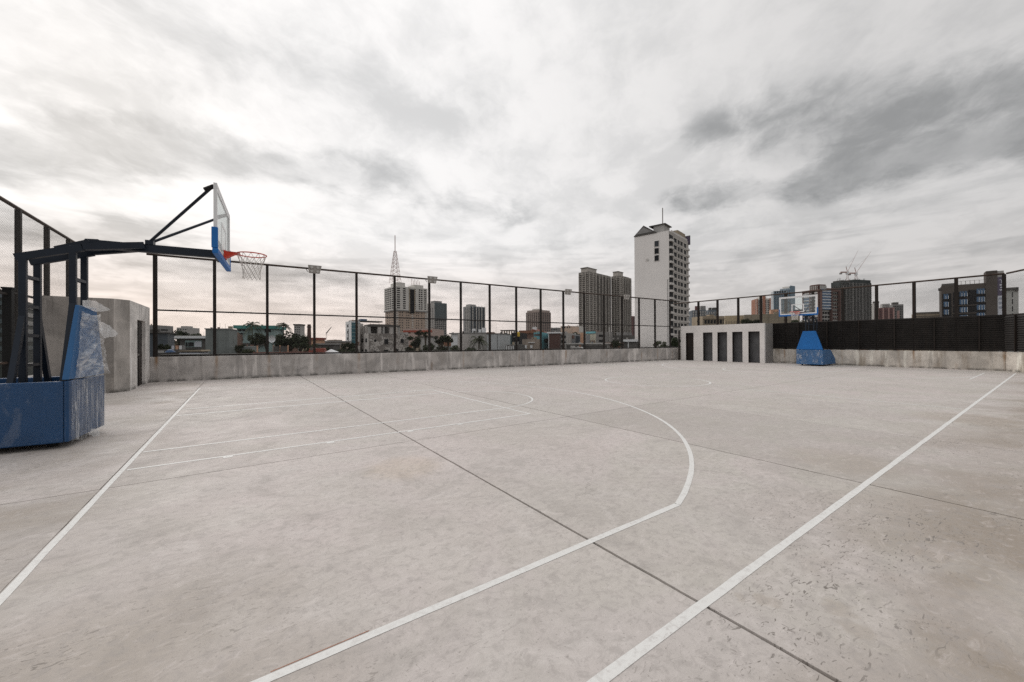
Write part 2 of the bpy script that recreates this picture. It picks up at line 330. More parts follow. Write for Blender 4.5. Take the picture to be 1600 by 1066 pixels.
# ------------------------------------------------------------------ mesh helpers
class MB:
    def __init__(s): s.v = []; s.f = []
    def add(s, vs_, fs):
        o = len(s.v); s.v += [tuple(x) for x in vs_]; s.f += [tuple(i + o for i in f) for f in fs]; return s
    def box(s, x0, x1, y0, y1, z0, z1):
        return s.add([(x0, y0, z0), (x1, y0, z0), (x1, y1, z0), (x0, y1, z0), (x0, y0, z1), (x1, y0, z1), (x1, y1, z1), (x0, y1, z1)],
                     [(0, 3, 2, 1), (4, 5, 6, 7), (0, 1, 5, 4), (1, 2, 6, 5), (2, 3, 7, 6), (3, 0, 4, 7)])
    def bar(s, a, b, w, h=None, up=(0, 0, 1)):
        a = Vector(a); b = Vector(b); h = h or w; d = (b - a).normalized(); up = Vector(up)
        if abs(d.dot(up)) > 0.98: up = Vector((1, 0, 0))
        sx = d.cross(up).normalized() * (w / 2); sy = sx.cross(d).normalized() * (h / 2)
        vv = []
        for p in (a, b): vv += [p - sx - sy, p + sx - sy, p + sx + sy, p - sx + sy]
        return s.add(vv, [(0, 1, 2, 3), (7, 6, 5, 4), (0, 4, 5, 1), (1, 5, 6, 2), (2, 6, 7, 3), (3, 7, 4, 0)])
    def tube(s, pts, r, n=6, closed=False, caps=True):
        pts = [Vector(p) for p in pts]; rr = r if isinstance(r, (list, tuple)) else [r] * len(pts)
        o = len(s.v); N = len(pts)
        for i, p in enumerate(pts):
            d = (pts[(i + 1) % N] - pts[i - 1]) if closed else (pts[min(i + 1, N - 1)] - pts[max(i - 1, 0)])
            d = d.normalized(); up = Vector((0, 0, 1)) if abs(d.z) < 0.95 else Vector((1, 0, 0))
            a = d.cross(up).normalized(); c = a.cross(d)
            for k in range(n):
                t = 2 * pi * k / n; s.v.append(tuple(p + (a * cos(t) + c * sin(t)) * rr[i]))
        for i in range(N if closed else N - 1):
            j = (i + 1) % N
            for k in range(n):
                l = (k + 1) % n; s.f.append((o + i * n + k, o + i * n + l, o + j * n + l, o + j * n + k))
        if caps and not closed:
            s.f.append(tuple(o + k for k in range(n))[::-1]); s.f.append(tuple(o + (N - 1) * n + k for k in range(n)))
        return s
    def prism(s, poly, axis, a0, a1):
        """poly in the two other axes, extruded along axis"""
        def pt(p, a):
            return {0: (a, p[0], p[1]), 1: (p[0], a, p[1]), 2: (p[0], p[1], a)}[axis]
        n = len(poly)
        fs = [tuple(range(n))[::-1], tuple(range(n, 2 * n))] + [(i, (i + 1) % n, n + (i + 1) % n, n + i) for i in range(n)]
        return s.add([pt(p, a0) for p in poly] + [pt(p, a1) for p in poly], fs)
    def quad(s, *p): return s.add(p, [tuple(range(len(p)))])
    def mesh(s, name, mat, smooth=False):
        me = bpy.data.meshes.new(name); me.from_pydata(s.v, [], s.f); me.validate(); me.update()
        import bmesh
        bm = bmesh.new(); bm.from_mesh(me); bmesh.ops.recalc_face_normals(bm, faces=bm.faces); bm.to_mesh(me); bm.free()
        if mat: me.materials.append(mat)
        if smooth:
            for p in me.polygons: p.use_smooth = True
        return me
    def build(s, name, mat, parent=None, smooth=False, bevel=0.0):
        o = link(name, s.mesh(name, mat, smooth), parent)
        if bevel:
            md = o.modifiers.new('bevel', 'BEVEL'); md.width = bevel; md.segments = 2; md.limit_method = 'ANGLE'
        return o
def link(name, me, parent=None):
    o = bpy.data.objects.new(name, me); col.objects.link(o)
    if parent is not None: o.parent = parent
    return o
def tag(o, label, cat, group=None):
    o['label'] = label; o['category'] = cat
    if group: o['group'] = group
    return o
def thing(name, label, cat, loc=(0, 0, 0), rz=0.0, group=None):
    o = bpy.data.objects.new(name, None); col.objects.link(o); o.location = loc; o.rotation_euler = (0, 0, rz)
    return tag(o, label, cat, group)
def struct(o): o['kind'] = 'structure'; return o
_unit = {}
def unit(mat):
    """unit cube on the 0..1 range, shared by all alike pieces of one material"""
    if mat.name not in _unit: _unit[mat.name] = MB().box(0, 1, 0, 1, 0, 1).mesh('piece', mat)
    return _unit[mat.name]
def piece(name, parent, mat, x0, x1, y0, y1, z0, z1):
    o = link(name, unit(mat), parent); o.location = (x0, y0, z0); o.scale = (x1 - x0, y1 - y0, z1 - z0); return o

# ------------------------------------------------------------------ setting: ground far below, court floor
GZ = -14.0
g = MB(); R_ = 6000
g.quad((-R_, -R_, GZ), (R_, -R_, GZ), (R_, R_, GZ), (-R_, R_, GZ))
struct(g.build('ground', M('city ground', (0.09, 0.085, 0.075), 0.95, 0.4, 0.02)))

WA = Vector((-2.63, 19.5)); WB = Vector((28.9, 17.4873)); WD = (WB - WA).normalized(); WN = Vector((-WD.y, WD.x))
RX = 29.3
bed = MB(); bed.prism([(-9, -6), (32, -6), (32, 19.0), (29.2, 18.6), (-9, 20.4)], 2, -1.2, -0.03)
court = struct(bed.build('court_floor', M('joint grit', (0.075, 0.062, 0.048), 0.95, 0.3, 8.0)))
XJ = [-7.25, -4.15, -1.160, 2.075, 5.17, 8.27, 11.4, 14.5, 17.6, 20.7, 23.8, 26.9, 30.2]
YJ = [-5.5, 5.50, 13.2, 20.6]
rs = random.Random(5)
def wall_y(x): return WA.y + (x - WA.x) * WD.y / WD.x
for i in range(len(XJ) - 1):
    for j in range(len(YJ) - 1):
        x0, x1, y0, y1 = XJ[i], XJ[i + 1], YJ[j], YJ[j + 1]
        jw = lambda x: 0.010 if abs(x - 2.075) < .01 else (0.009 if abs(x - 5.17) < .01 else (0.0018 if x < 0 else 0.003)); gx0 = jw(x0); gx1 = jw(x1)
        gy = 0.007
        ya, yb = (y1 - gy, y1 - gy) if j < 2 else (wall_y(x0) + .1, wall_y(x1) + .1)
        # slightly ragged arrises along the open joint
        nseg = 60 if j == 0 and i in (2, 3, 4) else 2
        lft = [(x0 + gx0 + (rs.random() ** 3) * 0.006, (y0 + gy) + (ya - y0 - gy) * k / nseg) for k in range(nseg + 1)]
        rgt = [(x1 - gx1 - (rs.random() ** 3) * 0.006, (y0 + gy) + (yb - y0 - gy) * k / nseg) for k in range(nseg + 1)]
        poly = rgt + lft[::-1]
        sl = MB().prism(poly, 2, -0.12, 0.0).build('slab', FLOOR, court)
        tn = rs.uniform(0.0, 0.16)
        if j == 0: tn = {5.17: 0.46, 8.27: 0.18, 2.075: 0.12, -1.16: 0.04, -4.15: 0.40}.get(round(x0, 3), tn)
        sl.color = (tn, tn, tn, 1)

# painted lines, 3 mm of paint on the slabs
LW = 0.062
BASEX, SIDEY, CYY = -1.125, 1.14, 8.62
LZ = 0.0018
def pl(mb, pts, w):
    """painted polyline with slightly hand-rolled edges"""
    res = []
    for a, b2 in zip(pts[:-1], pts[1:]):
        n = max(1, int((Vector(b2) - Vector(a)).length / 0.25))
        for k in range(n): res.append(Vector(a).lerp(Vector(b2), k / n))
    res.append(Vector(pts[-1])); N = len(res); L = []; Rr = []
    for i, p in enumerate(res):
        d = (res[min(i + 1, N - 1)] - res[max(i - 1, 0)]).normalized(); nn = Vector((-d.y, d.x))
        ww = w / 2
        L.append(p + nn * (ww + rs.uniform(-.0025, .0025))); Rr.append(p - nn * (ww + rs.uniform(-.0025, .0025)))
    mb.add([(q.x, q.y, LZ) for q in L] + [(q.x, q.y, LZ) for q in Rr], [(i, i + 1, N + i + 1, N + i) for i in range(N - 1)])
def line(pts, w=LW): mb = MB(); pl(mb, [Vector(p) for p in pts], w); return mb.build('painted_line', PAINT, court)
FX = 26.9                                             # far baseline
line([(BASEX, 1.2), (BASEX, 16.0)], 0.048)
line([(-1.0, SIDEY), (27.6, SIDEY)], 0.054)
line([(BASEX, 16.1), (27.0, 16.1)], 0.06)
line([(FX, 1.2), (FX, 16.0)], 0.05)
line([(12.45, 1.2), (12.45, 5.4)], 0.05)
lane = ((6.16, 0.05), (7.045, 0.055), (10.19, 0.08), (11.08, 0.08))
for (y, w) in lane: line([(BASEX + .04, y), (4.72, y)], w)
line([(4.745, 6.13), (4.745, 11.11)], 0.05)
def arc(cx, cy, r, a0, a1, n=48): return [(cx + r * cos(radians(a0 + (a1 - a0) * k / n)), cy + r * sin(radians(a0 + (a1 - a0) * k / n))) for k in range(n + 1)]
line(arc(4.745, 8.62, 1.575, -88, 88), 0.05)
for x in (1.0, 2.2, 3.1, -0.2): line([(x, 6.10), (x + 0.10, 6.10)], 0.07 if x < 3 else 0.05)
# three-point line: straight part, kink, arc
ac, ar = (0.95, 8.62), 6.92
a_k = math.degrees(math.atan2(1.965 - 8.62, 3.17 - ac[0]))
rk = math.hypot(1.965 - 8.62, 3.17 - ac[0])
line([(-1.0, 1.975), (3.17, 1.965)], 0.050)
line([(ac[0] + (rk + (ar - rk) * min(1, k / 16)) * cos(radians(a_k + (84 - a_k) * k / 60)), ac[1] + (rk + (ar - rk) * min(1, k / 16)) * sin(radians(a_k + (84 - a_k) * k / 60))) for k in range(61)], 0.053)
line([(1.7, 15.5), (BASEX + .04, 15.5)], 0.04)
line(arc(12.5, 8.6, 1.8, 0, 360, 80), 0.06)
line([(26.8, 1.95), (22.0, 1.95)], 0.05); line([(24.6, 1.75), (24.6, 2.2)], 0.05)
line(arc(25.0, 8.6, 6.7, 100, 260, 60), 0.07)
line([(26.8, 6.16), (21.1, 6.16), (21.1, 11.08), (26.8, 11.08)], 0.045)
line(arc(21.1, 8.62, 1.6, 90, 270, 30), 0.08)
# rusty primer showing along the edge of the three-point line
pm = MB(); pl(pm, [Vector((0.1, 2.006)), Vector((0.52, 2.005))], 0.006); pm.build('primer_edge', M('red primer', (0.42, 0.17, 0.10), 0.9, 0.3, 20), court)

# ------------------------------------------------------------------ parapets
back_l = wall_y(-2.7)
CW_B = wall_concrete('parapet concrete', (0.47, 0.445, 0.425), (WD.x, WD.y, 0), (WA.x, WA.y, 0), 1.79, 0.12)
CW_R = wall_concrete('brown parapet concrete', (0.60, 0.555, 0.50), (0, 1, 0), (0, 1.53, 0), 1.49, 0.6)
def wall_between(name, a, b, h, th, mat, label):
    a = Vector(a); b = Vector(b); d = (b - a).normalized(); n = Vector((-d.y, d.x)) * th; L = (b - a).length; seg = max(1, int(L / 1.79))
    mb = MB(); mb.prism([(a.x, a.y), (b.x, b.y), (b.x + n.x, b.y + n.y), (a.x + n.x, a.y + n.y)], 2, -0.1, h)
    o = mb.build(name, mat, bevel=0.012); return tag(o, label, 'wall')
wall_between('parapet_wall', WA + WD * -0.3, WA + WD * 31.6, 0.94, 0.22, CW_B, 'long grey concrete parapet under the chain-link fence with vertical rust runs')
wall_between('parapet_wall', (RX, 18.3), (RX, 1.5), 0.90, 0.22, CW_R, 'brown-streaked concrete parapet under the black louvre fence')
wall_between('parapet_wall', (RX, 1.497), (RX - 2.9, -0.43), 0.90, 0.22, CW_R, 'angled end of the brown-streaked parapet at the right edge')
wall_between('parapet_wall', (-4.6, 5.0), (-4.6, 16.0), 0.62, -0.22, CW_B, 'low concrete kerb wall behind the near basketball hoop')

# ------------------------------------------------------------------ fences
def chain_mesh(w, h, pitch=0.062, r=0.0014):
    """woven diamond mesh panel: two sets of slanting wires clipped to the frame, local x 0..w, z 0..h"""
    mb = MB(); k = 1.0
    for sgn in (1, -1):
        t = -h * k
        while t < w:
            # wire x = t + z*k (or mirrored)
            z0 = max(0.0, -t / k); z1 = min(h, (w - t) / k)
            if z1 - z0 > 0.03:
                xa, xb = t + z0 * k, t + z1 * k
                if sgn < 0: xa, xb = w - xa, w - xb
                mb.tube([(xa, sgn * r, z0), (xb, sgn * r, z1)], r, 3, caps=False)
            t += pitch
    return mb.mesh('chain_link_panel', WIRE)
post_me = {}
def post(parent, x, y, z0, z1, w=0.13):
    key = (round(w, 3),)
    if key not in post_me:
        mb = MB(); t = 0.012; hw = w / 2                # rolled H-section
        mb.box(-hw, hw, -hw, -hw + t, 0, 1); mb.box(-hw, hw, hw - t, hw, 0, 1); mb.box(-0.03, 0.03, -hw + t, hw - t, 0, 1)
        post_me[key] = mb.mesh('post', STEEL)
    o = link('post', post_me[key], parent); o.location = (x, y, z0); o.scale = (1, 1, z1 - z0); return o
def rail(name, parent, a, b, r, mat):
    n = 8; pts = [Vector(a).lerp(Vector(b), k / n) for k in range(n + 1)]
    return MB().tube(pts, r, 8).build(name, mat, parent, smooth=True)

# back fence
ang = math.atan2(WD.y, WD.x)
fb = thing('chain_link_fence', 'tall black chain-link fence along the far side of the court', 'fence', (WA.x, WA.y, 0), ang)
SP = 1.785; NP = 18; OFF = -0.06
HT = lambda s: 4.80 - 0.0045 * s
pos_s = [OFF + SP * k for k in range(NP)]
for k, s in enumerate(pos_s): post(fb, s, 0.11, 0.0 if k == 0 else 0.94, HT(s) - 0.03, 0.10 if k else 0.115)
rail('top_rail', fb, (-0.3, 0.11, HT(0)), (31.5, 0.11, HT(31.5)), 0.042, RAIL)
rail('middle_rail', fb, (0, 0.11, 2.715), (31.5, 0.11, 2.625), 0.030, STEEL)
rail('bottom_rail', fb, (0.1, 0.11, 0.985), (31.5, 0.11, 0.985), 0.035, STEEL)
pan = chain_mesh(SP, 3.72)
for s in pos_s[:-1]:
    o = link('chain_link_panel', pan, fb); o.location = (s, 0.05, 0.98); o.scale = (1, 1, (HT(s + .9) - .98) / 3.72)
clip = MB().tube([(0, 0, -0.05), (0, 0, 0.05)], 0.007, 5).mesh('wire_tie', STEEL)
for s in pos_s[:-1]:
    for q in (0.35, 0.68):
        o = link('wire_tie', clip, fb); o.location = (s + SP * q, 0.06, 2.715 - 0.0029 * s)
# left fence
fl = thing('chain_link_fence', 'chain-link fence with rusted top pipe on the left behind the near hoop', 'fence', (-4.6, 19.4, 0), -pi / 2)
ly = [19.4 - y for y in (18.45, 16.75, 15.03, 13.3, 11.55, 9.8, 8.05)]
for s in ly: post(fl, s, 0.0, 0.62, 4.82, 0.10)
rail('top_rail', fl, (-0.1, 0, 4.85), (12.0, 0, 4.85), 0.045, RAIL)
rail('middle_rail', fl, (0, 0, 2.70), (12.0, 0, 2.70), 0.032, STEEL)
panl = chain_mesh(1.72, 4.2)
for s in [0.95 - 1.72] + ly[:-1]:
    o = link('chain_link_panel', panl, fl); o.location = (s, 0.06, 0.63)
gp = thing('gate_post', 'short black steel gate post at the left edge beside the near hoop', 'post', (-4.42, 13.95, 0))
MB().box(-0.07, 0.07, -0.07, 0.07, 0.0, 2.72).build('upright', RUBBER, gp); MB().box(-0.085, 0.085, -0.085, 0.085, 2.72, 2.76).build('cap', RUBBER, gp)
MB().bar((0, -0.09, 1.02), (0, -1.4, 1.02), 0.05).build('latch_rail', RAIL, gp); MB().bar((0, -0.09, 2.6), (0, -1.4, 2.6), 0.05).build('upper_rail', STEEL, gp)

# right fence with louvre slats
fr = thing('louvre_fence', 'black louvre-slat fence with chain-link above, behind the far hoop', 'fence', (RX, 1.53, 0), pi / 2)
RS = 1.484; RN = 11; RH = 4.58
for k in range(RN): post(fr, RS * k, -0.11, 0.90, RH - 0.02, 0.125)
rail('top_rail', fr, (-0.02, -0.11, RH), (17.0, -0.11, RH), 0.042, RAIL)
rail('louvre_top_rail', fr, (0, -0.06, 2.62), (17.0, -0.06, 2.62), 0.035, STEEL)
panr = chain_mesh(RS, 1.93)
slat_me = MB().prism([(-0.034, 0.0), (-0.026, -0.006), (0.034, 0.108), (0.026, 0.114)], 0, 0.0, RS - 0.03).mesh('slat', SLAT)
mull_me = MB().box(-0.025, 0.025, -0.03, 0.03, 0, 1.70).mesh('mullion', STEEL)
for k in range(RN - 1):
    o = link('chain_link_panel', panr, fr); o.location = (RS * k, -0.06, 2.64)
    o = link('mullion', mull_me, fr); o.location = (RS * (k + .5), 0.035, 0.91)
    if k >= 7: continue                                   # hidden behind the white changing block
    for q in range(16):
        o = link('slat', slat_me, fr); o.location = (RS * k + 0.015, -0.02, 0.94 + q * 0.104)
fa = thing('louvre_fence', 'short angled louvre fence section at the right edge of the court', 'fence', (RX, 1.53, 0), math.atan2(-0.6, -0.9))
rail('top_rail', fa, (0, 0.11, RH), (3.3, 0.11, RH + .05), 0.042, RAIL)
rail('louvre_top_rail', fa, (0, 0.06, 2.62), (3.3, 0.06, 2.62), 0.035, STEEL)
for k in (1, 2): post(fa, RS * k, 0.11, 0.90, RH, 0.125)
for k in range(2):
    o = link('chain_link_panel', panr, fa); o.location = (RS * k, 0.06, 2.64)
    o = link('mullion', mull_me, fa); o.location = (RS * (k + .45), -0.035, 0.91)
    for q in range(16):
        o = link('slat', slat_me, fa); o.location = (RS * k + 0.015, 0.02, 0.94 + q * 0.104)

# floodlights fixed to the fence posts
def floodlight(k, label, dx=0.0, n=2, face=1):
    s = pos_s[k]; p = WA + WD * (s + dx)
    t = thing('floodlight', label, 'floodlight', (p.x, p.y, HT(s)), ang, 'floodlights on the fence posts')
    y = -0.12
    MB().bar((-dx, 0.0, -0.02), (-dx, y, -0.02), 0.05).build('bracket', STEEL, t)
    hb = MB()
    hb.add([(-.24, y - .10, -.26), (.20, y - .10, -.26), (.28, y - .16, .10), (-.28, y - .16, .10), (-.17, y + .03, -.22), (.14, y + .03, -.22), (.20, y + .03, .04), (-.20, y + .03, .04)],
           [(0, 1, 2, 3), (4, 7, 6, 5), (0, 4, 5, 1), (1, 5, 6, 2), (2, 6, 7, 3), (3, 7, 4, 0)])
    h = hb.build('housing', LAMP, t, bevel=0.015)
    for i in (-1, 1):
        for j in (-1, 1):
            mb = MB(); cx, cz = i * .12, -.08 + j * .085
            mb.tube([(cx, y - .165 - .02 * j, cz), (cx, y - .12, cz)], 0.062, 10)
            mb.build('lens', LAMPG, h)
    MB().tube([(-.30, y, .0), (-.33, y - .05, -.10), (-.26, y - .02, -.2)], 0.014, 5).build('yoke', STEEL, t)
    return t
floodlight(3, 'floodlight on the fence post nearest the near hoop net')
floodlight(6, 'floodlight on the fence post just right of the tall antenna tower', 0.05)
floodlight(11, 'floodlight on the fence post left of the twin dark towers', 0.15)
floodlight(14, 'floodlight on the fence post against the gap beside the white tower', 0.15)

# ------------------------------------------------------------------ concrete stair block on the left
CW_S = wall_concrete('stair block concrete', (0.30, 0.278, 0.258), brown=0.10)  # dark concrete, part of the front face's shade is in this colour
sb = thing('stair_block', 'bare grey concrete stair block with a black door at the left corner', 'building', (0, 0, 0))
h = 2.78
# walls with a chamfered corner and a doorway on the court side
outer = [(-4.63, 16.05), (-3.10, 16.05), (-2.82, 16.40)]
CW_S2 = wall_concrete('pale lit stair plaster', (0.74, 0.71, 0.68), brown=0.06)  # lighter plaster, with the stronger light on this side put into the colour
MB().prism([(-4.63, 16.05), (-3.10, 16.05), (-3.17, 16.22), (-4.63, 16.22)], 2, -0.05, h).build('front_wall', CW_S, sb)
MB().prism([(-3.10, 16.05), (-2.82, 16.40), (-2.97, 16.48), (-3.17, 16.22)], 2, -0.05, h).build('corner_wall', wall_concrete('half-shaded corner concrete', (0.40, 0.375, 0.35), brown=.08), sb)  # tone between both walls, half shade put into the colour
wb = MB()
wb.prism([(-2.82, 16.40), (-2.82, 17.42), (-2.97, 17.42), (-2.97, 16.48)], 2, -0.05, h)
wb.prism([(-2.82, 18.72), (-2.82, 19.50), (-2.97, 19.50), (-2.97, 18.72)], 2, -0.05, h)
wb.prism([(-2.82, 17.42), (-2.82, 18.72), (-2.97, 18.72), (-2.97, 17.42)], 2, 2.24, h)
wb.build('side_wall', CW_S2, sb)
MB().prism([(-4.63, 16.22), (-3.17, 16.22), (-2.97, 16.48), (-2.97, 19.50), (-4.63, 19.50)], 2, h - 0.22, h - 0.02).build('roof', CW_S, sb)
dr = MB().box(-2.95, -2.91, 17.43, 18.71, 0.0, 2.23).build('door', STEEL, sb)
MB().box(-2.908, -2.895, 18.06, 18.08, 0.02, 2.2).build('meeting_rail', RUBBER, dr)
MB().box(-2.905, -2.87, 17.90, 18.03, 1.05, 1.09).build('handle', LAMP, dr)

# ------------------------------------------------------------------ white changing block on the right
WPL = M('white painted render', (0.70, 0.67, 0.65), 0.85, 0.07, 0.9, 0.14, bump=0.12, dirt=(0.38, 0.35, 0.32))
GPL = M('plain grey render', (0.29, 0.275, 0.26), 0.9, 0.2, 1.2, 0.25, bump=0.15)  # darker grey for the side walls and roof
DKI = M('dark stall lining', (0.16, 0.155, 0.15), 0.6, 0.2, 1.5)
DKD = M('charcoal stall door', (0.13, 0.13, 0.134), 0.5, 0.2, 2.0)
cb = thing('changing_block', 'white flat-roofed block with five dark doorways in the far corner', 'building', (0, 0, 0))
fx = 28.0; ya, yb, hh = 11.14, 17.0, 2.63
ops = [(16.60, 15.98), (15.25, 14.55), (14.20, 13.52), (13.17, 12.50), (12.13, 11.43)]
edges = [yb] + [e for o in ops for e in o] + [ya]
fw = MB()
for k in range(0, len(edges), 2): fw.box(fx, fx + 0.15, edges[k + 1], edges[k], -0.02, hh)
for (a, b2) in ops: fw.box(fx, fx + 0.15, b2, a, 2.10, hh)
fw.build('front_wall', WPL, cb)
MB().box(fx + 0.15, RX - 0.01, ya + .003, ya + 0.15, -0.02, hh - .004).build('side_wall', GPL, cb)
MB().box(fx + 0.15, RX - 0.01, yb - 0.15, yb - .003, -0.02, hh - .004).build('side_wall', GPL, cb)
MB().box(fx + 0.15, RX - 0.01, ya + .15, yb - .15, hh - 0.18, hh - 0.02).build('roof', GPL, cb)
for k in range(4):
    ym = (ops[k][1] + ops[k + 1][0]) / 2
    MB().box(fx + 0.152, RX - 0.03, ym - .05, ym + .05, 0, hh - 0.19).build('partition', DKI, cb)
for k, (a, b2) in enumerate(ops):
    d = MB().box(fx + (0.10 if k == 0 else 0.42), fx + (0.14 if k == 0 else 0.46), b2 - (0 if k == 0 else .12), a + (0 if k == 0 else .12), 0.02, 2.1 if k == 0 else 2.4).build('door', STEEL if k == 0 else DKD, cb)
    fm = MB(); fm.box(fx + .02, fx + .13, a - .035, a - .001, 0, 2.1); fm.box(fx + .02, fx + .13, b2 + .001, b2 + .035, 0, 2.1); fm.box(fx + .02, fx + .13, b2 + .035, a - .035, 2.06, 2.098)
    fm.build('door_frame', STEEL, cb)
MB().tube([(fx - .06, 17.12, 0), (fx - .06, 17.12, 2.2)], 0.06, 8).build('downpipe', STEEL, cb)

# ------------------------------------------------------------------ basketball hoops (local +X faces the court, origin under the front pad)
def film_sheet(fn, nu, nv):
    mb = MB()
    mb.add([fn(i / nu, j / nv) for j in range(nv + 1) for i in range(nu + 1)],
           [(j * (nu + 1) + i, j * (nu + 1) + i + 1, (j + 1) * (nu + 1) + i + 1, (j + 1) * (nu + 1) + i) for j in range(nv) for i in range(nu)])
    return mb
def crumple(y, z, s=1.0, seed=0.0, ys=3.0, zs=7.0):
    p = Vector((y * ys + seed, z * zs + 0.8 * sin(y * 5 + seed), seed * 1.7))
    return s * (abs(mnoise.noise(p)) * 0.6 + abs(mnoise.noise(p * 2.3)) * 0.3 + abs(mnoise.noise(p * 5.1)) * 0.12)
def hoop(label, loc, rz, near):
    t = thing('basketball_hoop', label, 'basketball hoop', loc, rz, 'portable basketball hoops')
    hw = 0.64
    # padded tray base
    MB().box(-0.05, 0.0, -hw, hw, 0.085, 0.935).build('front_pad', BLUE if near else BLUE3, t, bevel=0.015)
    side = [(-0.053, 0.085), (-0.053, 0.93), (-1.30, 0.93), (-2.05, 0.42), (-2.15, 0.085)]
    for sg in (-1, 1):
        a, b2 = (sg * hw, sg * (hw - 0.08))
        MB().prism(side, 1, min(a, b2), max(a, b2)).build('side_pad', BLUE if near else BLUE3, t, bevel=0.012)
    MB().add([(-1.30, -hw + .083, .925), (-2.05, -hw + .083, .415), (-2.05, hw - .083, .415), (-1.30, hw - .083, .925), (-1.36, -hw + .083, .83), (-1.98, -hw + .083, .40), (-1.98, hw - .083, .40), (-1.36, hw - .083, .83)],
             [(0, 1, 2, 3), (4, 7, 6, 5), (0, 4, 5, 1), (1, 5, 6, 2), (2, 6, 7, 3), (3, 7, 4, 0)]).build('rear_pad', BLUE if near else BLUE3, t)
    MB().box(-1.95, -0.054, -hw + .083, hw - .083, 0.12, 0.72).build('ballast_box', NAVY, t)
    for x in (-0.22, -1.85):
        for y in (-0.42, 0.42):
            w = MB(); w.tube([(x, y - 0.025, 0.05), (x, y + 0.025, 0.05)], 0.05, 14); wo = w.build('castor', RUBBER, t)
            MB().box(x - .03, x + .03, y - .035, y + .035, 0.06, 0.121).build('fork', NAVY, wo)
    # twin ladder columns
    def column(x, z1):
        for y in (-0.19, 0.19):
            MB().box(x - 0.036, x + 0.036, y - 0.032, y + 0.032, 0.30, z1).build('column', NAVY, t, bevel=0.006)
        z = 1.15
        while z < z1 - 0.1:
            MB().box(x - 0.032, x + 0.032, -0.157, 0.157, z - .022, z + .022).build('rung', NAVY, t); z += 0.42
        for sg in (-1, 1):
            MB().bar((x, sg * 0.20, z1 - 0.86), (x, sg * 0.545, 0.70), 0.066, 0.06, up=(1, 0, 0)).build('brace_leg', NAVY, t)
    column(-0.59, 2.70); column(-0.10, 2.90)
    # boom
    for y in (-0.19, 0.19):
        MB().bar((-0.66, y * .98, 2.665), (0.0, y * .98, 2.885), 0.07, 0.10).build('rear_boom', NAVY, t)
        MB().bar((0.0, y * .98, 2.90), (0.66, y * .5, 3.02), 0.08, 0.10).build('boom', NAVY, t)
        MB().bar((-0.30, y * .75, 2.85), (0.05, y * .75, 3.00), 0.035, 0.05).build('link_bar', NAVY, t)
    MB().bar((0.02, 0, 2.985), (1.60, 0, 3.0), 0.12, 0.125).build('main_boom', NAVY, t, bevel=0.008)
    MB().prism([(-0.12, 2.86), (0.30, 2.93), (0.12, 3.06), (-0.02, 3.05)], 1, -0.05, 0.05).build('gusset', NAVY, t)
    MB().box(0.66, 0.76, -0.07, 0.07, 3.05, 3.12).build('strut_shoe', NAVY, t)
    bx = 1.68; bw = 0.90; z0, z1 = 2.90, 3.95
    for sg in (-1, 1):
        st = MB().tube([(0.71, sg * 0.03, 3.10), (bx - 0.07, sg * (bw - 0.10), z1 - 0.04)], 0.022, 8).build('strut', NAVY, t)
        MB().tube([(bx - 0.17, sg * (bw - 0.143), z1 - 0.09), (bx - 0.05, sg * (bw - 0.09), z1 - 0.03)], 0.034, 8).build('strut_sleeve', RUBBER, st)
    # backboard
    bb = MB().box(bx - 0.022, bx - 0.010, -bw + .03, bw - .03, z0 + .03, z1 - .03).build('backboard', BGLASS if near else BGLASS2, t)
    f = MB()
    for sg in (-1, 1): f.box(bx - 0.045, bx, sg * bw if sg < 0 else bw - .045, -bw + .045 if sg < 0 else bw, z0, z1)
    f.box(bx - 0.045, bx, -bw + .045, bw - .045, z0, z0 + .045); f.box(bx - 0.045, bx, -bw + .045, bw - .045, z1 - .045, z1)
    f.build('frame', WHITE, bb)
    pb = MB()
    for sg in (-1, 1): pb.box(bx - 0.009, bx - 0.004, sg * (bw - .07) - .024, sg * (bw - .07) + .024, z0 + .046, z1 - .046)
    for zz_ in (z0 + .07, z1 - .07): pb.box(bx - 0.009, bx - 0.004, -bw + .095, bw - .095, zz_ - .024, zz_ + .024)
    pb.build('painted_border', WHITE, bb)
    q = MB()
    for sg in (-1, 1): q.box(bx - 0.009, bx - 0.004, sg * .27 - .025, sg * .27 + .025, 3.05, 3.50)
    q.box(bx - 0.009, bx - 0.004, -.245, .245, 3.45, 3.50); q.box(bx - 0.009, bx - 0.004, -.245, .245, 3.05, 3.10)
    q.build('target_square', WHITE, bb)
    MB().box(bx - 0.12, bx - 0.05, -.22, .22, 2.90, 3.20).build('mount_plate', NAVY, t)
    e = MB(); e.box(bx - 0.06, bx + 0.015, -bw - .015, bw + .015, z0 - .05, z0 + .035); e.build('bottom_pad', BLUE2, bb, bevel=0.01)
    for sg in (-1, 1):
        MB().box(bx - 0.07, bx + 0.012, sg * bw - (.02 if sg < 0 else .035), sg * bw + (.035 if sg < 0 else .02), z0 + .036, z0 + .36).build('corner_pad', BLUE2, bb, bevel=0.01)
    # rim, bracket and net
    rc = Vector((bx + 0.40, 0, 3.05)); rr = 0.228
    rim = MB().tube([rc + Vector((rr * cos(a), rr * sin(a), 0)) for a in [2 * pi * k / 36 for k in range(36)]], 0.010, 8, closed=True).build('rim', RED, t, smooth=True)
    b = MB(); b.box(bx + .001, bx + 0.03, -0.10, 0.10, 2.93, 3.07)
